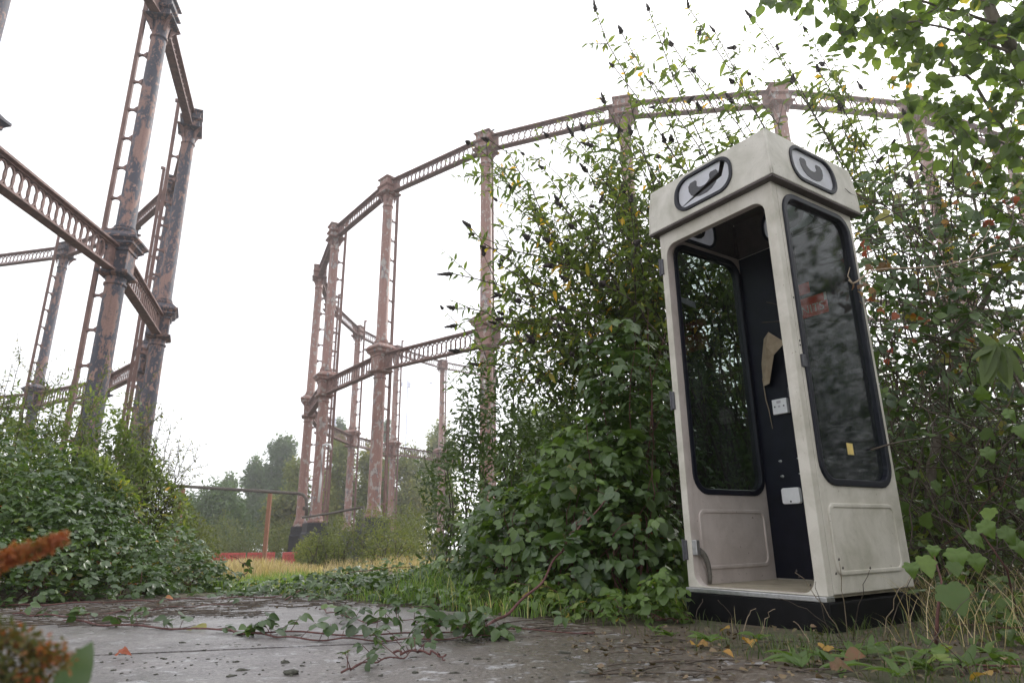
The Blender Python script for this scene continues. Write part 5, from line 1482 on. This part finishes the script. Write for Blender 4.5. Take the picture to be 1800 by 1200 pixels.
# thin dry stalks in front of the plinth
ds = thing('dry_weed', 'dead weed stalks with small dark seed heads standing in front of the plinth', 'weed', gnd(1480, 1130, 0))
for u, v, uu, vv_, y in ((1478, 1120, 1400, 1005, 2.75), (1490, 1120, 1475, 985, 2.7), (1500, 1125, 1530, 1000, 2.7), (1300, 1118, 1262, 1055, 3.1), (1305, 1118, 1330, 1068, 3.1), (1460, 1125, 1430, 1020, 2.8), (1220, 1118, 1235, 1052, 3.2), (1335, 1120, 1362, 1070, 3.0), (1430, 1150, 1395, 1090, 2.6), (1560, 1120, 1640, 960, 2.9), (1480, 1125, 1370, 1050, 2.8), (1550, 1130, 1600, 1010, 2.6), (1700, 1180, 1590, 1090, 2.3), (1620, 1160, 1720, 1040, 2.5)):
    a = gnd(u, v, 0); b = at(uu, vv_, y)
    tube_obj('stalk', wobble(bez(a, (a + b) / 2 + [0, 0, .05], b, 8), .004), np.linspace(.0022, .001, 8), MAT['drystem'] if u % 20 else MAT['twig'], ds, 5)
for u, v, y in ((1400, 1005, 2.75), (1475, 985, 2.7), (1470, 1010, 2.7), (1482, 1000, 2.7), (1405, 1015, 2.75), (1430, 1020, 2.8), (1530, 1000, 2.7), (1425, 1030, 2.8)):
    link('seed_head', SPK[3], ds, Matrix.Translation(Vector(at(u, v, y) - np.array(ds.location))) @ Matrix.Scale(.14, 4))

# out of focus rust spikes close to the camera at the lower left
rs = thing('dock_plant', 'rust red dock seed spikes, blurred and very close at the lower left', 'dock', (-.62, .55, 0))
rf = Foliage(rs, MAT['rustspike'], 'small', 0, stuffname='seeds')
for (p0, p1, k, w_, a0) in ((at(-40, 1000, .60), at(112, 946, .60), 900, .012, .62), (at(-60, 1100, .62), at(112, 1160, .60), 1200, .022, .16), (at(-20, 1180, .6), at(70, 1200, .6), 700, .024, .10)):
    tube_obj('stem', [p0 - [.12, 0, .02], p0, (p0 + p1) / 2, p1], [.003, .003, .002, .001], MAT['cane'], rs, 5)
    s = rng.uniform(0, 1, k); X = p0 + (p1 - p0) * s[:, None] + norm(rng.normal(0, 1, (k, 3))) * (w_ * rng.uniform(.3, 1, k) * (1 - .45 * s))[:, None]
    rf.add(X, norm(rng.normal(0, 1, X.shape)), norm(rng.normal(0, 1, X.shape)), rng.uniform(.004, .008, k), np.clip(a0 + rng.normal(0, .2, k) + .2 * s, 0, 1))
rf.build()
gl_ = Foliage(rs, MAT['bramble'], 'round', 4)
b0 = at(118, 1235, .66)
gl_.add(b0[None], norm(at(140, 1140, .66) - b0)[None], np.array([[-.1, -.9, .3]]), np.array([.050]), np.array([.55]))
gl_.add(b0[None], norm(at(160, 1130, .7) - b0)[None], np.array([[.7, -.3, .5]]), np.array([.035]), np.array([.75]))
gl_.build()
tube_obj('stem', [b0 - [.05, 0, .12], b0 - [.02, 0, .05], b0], [.003, .002, .0015], MAT['cane'], rs, 5)

# ------------------------------------------------------------------ things in the distance
pr = thing('pipe_rail', 'long grey pipe on rusty posts, bent down at the end by the iron columns', 'pipe', (at(410, 860, 36)[0], 36, float(gz(0, 36))))
P = [at(240, 848, 36), at(285, 852, 36), at(400, 859, 36), at(525, 867, 36), at(533, 869, 36), at(538, 876, 36), at(539, 890, 36), at(538, 908, 36)]
tube_obj('pipe', P, .085, MAT['pipe'], pr, 8)
for u, v0 in ((475, 864), (322, 855)):
    t_ = at(u, v0 + 3, 36); b = np.array([t_[0], t_[1], float(gz(0, 36)) - .1])
    V, F = sqlathe([(.095, 0), (.095, t_[2] - b[2])])
    link('post', bm_mesh('post', [(x + b[0] - pr.location.x, y + b[1] - pr.location.y, z + b[2] - pr.location.z) for x, y, z in V], F, MAT['rustpost'], .01), pr)
V, F = lathe([(.12, -.1), (.16, -.06), (.16, .06), (.12, .1)], 10)
link('valve', bm_mesh('valve', [(x + at(537, 893, 36)[0] - pr.location.x, y, z + at(537, 893, 36)[2] - pr.location.z) for x, y, z in V], F, MAT['pipe']), pr)
P = [at(532, 909, 31), at(580, 902, 30), at(640, 890, 28)]
rd = thing('scaffold_pole', 'thin grey pole slanting across the feet of the leftmost iron columns into the scrub', 'pole', P[2] * [1, 1, 0])
tube_obj('pole', P, .05, MAT['pipe'], rd, 8)
tube_obj('leg', [P[2], np.array([P[2][0], P[2][1], gz(0, P[2][1])])], .05, MAT['pipe'], rd, 8)
wp = thing('drainpipe', 'white pipe bent over the top, fixed to the second iron column from the left', 'pipe', at(561, 880, 32.9))
tube_obj('pipe', [at(560, 882, 32.9), at(564, 840, 32.9), at(567, 790, 32.9), at(568, 782, 32.9), at(573, 781, 32.9), at(580, 781, 32.9), at(582, 790, 32.9)], .06, MAT['whitepipe'], wp, 8)


def barrier(label, c, ang, w=.92, h=.95):
    r = thing('barrier', label, 'barrier', c, 'red plastic barriers in the meadow', ang)
    V, F = ringplate([(-w / 2, .12), (w / 2, .12), (w / 2, h), (-w / 2, h)], [(-w / 2 + .09, .22), (w / 2 - .09, .22), (w / 2 - .09, h - .12), (-w / 2 + .09, h - .12)], -.03, .03)
    link('frame', bm_mesh('frame', [(u, q, v) for u, v, q in V], F, MAT['barrier'], .01), r)
    for i in range(8):
        x = -w / 2 + .09 + (w - .18) * (i + .5) / 8
        link('slat', box('slat', x - .025, x + .025, -.015, .015, .221, h - .121, MAT['barrier'], 0), r)
    for s in (-1, 1): link('foot', box('foot', s * w * .36 - .04, s * w * .36 + .04, -.26, .26, 0, .119, MAT['barrier'], .01), r)


for lab, u, y, a in (('red plastic barrier at the left end of the row in the meadow', 388, 38.3, .10), ('red plastic barrier second from the left, behind dry grass', 416, 38.0, .04), ('red plastic barrier third along with its slats showing, beside the rusty post', 449, 37.5, -.05), ('red barrier turned almost end on, right of the rusty post', 472, 37.2, 1.2), ('lone red barrier standing apart under the iron columns', 509, 35, 1.05)):
    p = at(u, 980, y); barrier(lab, (p[0], y, float(gz(0, y))), a)


def bird(label, p, ang):
    r = thing('bird', label, 'bird', p, 'birds on the gasholder top', ang)
    P = np.array([(-.20, 0, .06), (-.14, 0, .09), (-.06, 0, .13), (.02, 0, .16), (.07, 0, .20), (.10, 0, .25), (.125, 0, .285), (.155, 0, .29), (.185, 0, .28), (.215, 0, .27)])
    V, T = tube_np(P, [.012, .03, .065, .075, .06, .04, .04, .036, .014, .003], 10)
    link('body', np_mesh('body', V, T, MAT['bird'], smooth=True), r)
    for s in (-1, 1):
        V, T = tube_np(np.array([(0, s * .025, .10), (.005, s * .025, .005), (.03, s * .025, .004)]), [.009, .006, .004], 5)
        link('leg', np_mesh('leg', V, T, MAT['bird']), r)
        V, T = tube_np(np.array([(.05, s * .062, .17), (-.05, s * .07, .12), (-.16, s * .03, .08)]), [.02, .03, .006], 6)
        link('wing', np_mesh('wing', V, T, MAT['bird'], smooth=True), r)


for lab, k, ang, off in (('dark bird perched on the column top left of the bushes', 3, .4, .22), ('dark bird sitting on the column top that rises out of the buddleia', 4, 2.4, .05), ('dark bird on the highest column top directly above the booth', 5, 3.0, -.25)):
    g = GH['r']; a = g['ph'] + 2 * PI * k / 24
    bird(lab, (g['c'][0] + g['R'] * math.cos(a) + off, g['c'][1] + g['R'] * math.sin(a), 17.93), ang)


def crane(label, u, v, jibpx, y, flip):
    p = at(u, v, y); s = y / FPX
    r = thing('tower_crane', label, 'crane', (p[0], y, -1.0), 'distant tower cranes')
    Z = p[2] + 1.0
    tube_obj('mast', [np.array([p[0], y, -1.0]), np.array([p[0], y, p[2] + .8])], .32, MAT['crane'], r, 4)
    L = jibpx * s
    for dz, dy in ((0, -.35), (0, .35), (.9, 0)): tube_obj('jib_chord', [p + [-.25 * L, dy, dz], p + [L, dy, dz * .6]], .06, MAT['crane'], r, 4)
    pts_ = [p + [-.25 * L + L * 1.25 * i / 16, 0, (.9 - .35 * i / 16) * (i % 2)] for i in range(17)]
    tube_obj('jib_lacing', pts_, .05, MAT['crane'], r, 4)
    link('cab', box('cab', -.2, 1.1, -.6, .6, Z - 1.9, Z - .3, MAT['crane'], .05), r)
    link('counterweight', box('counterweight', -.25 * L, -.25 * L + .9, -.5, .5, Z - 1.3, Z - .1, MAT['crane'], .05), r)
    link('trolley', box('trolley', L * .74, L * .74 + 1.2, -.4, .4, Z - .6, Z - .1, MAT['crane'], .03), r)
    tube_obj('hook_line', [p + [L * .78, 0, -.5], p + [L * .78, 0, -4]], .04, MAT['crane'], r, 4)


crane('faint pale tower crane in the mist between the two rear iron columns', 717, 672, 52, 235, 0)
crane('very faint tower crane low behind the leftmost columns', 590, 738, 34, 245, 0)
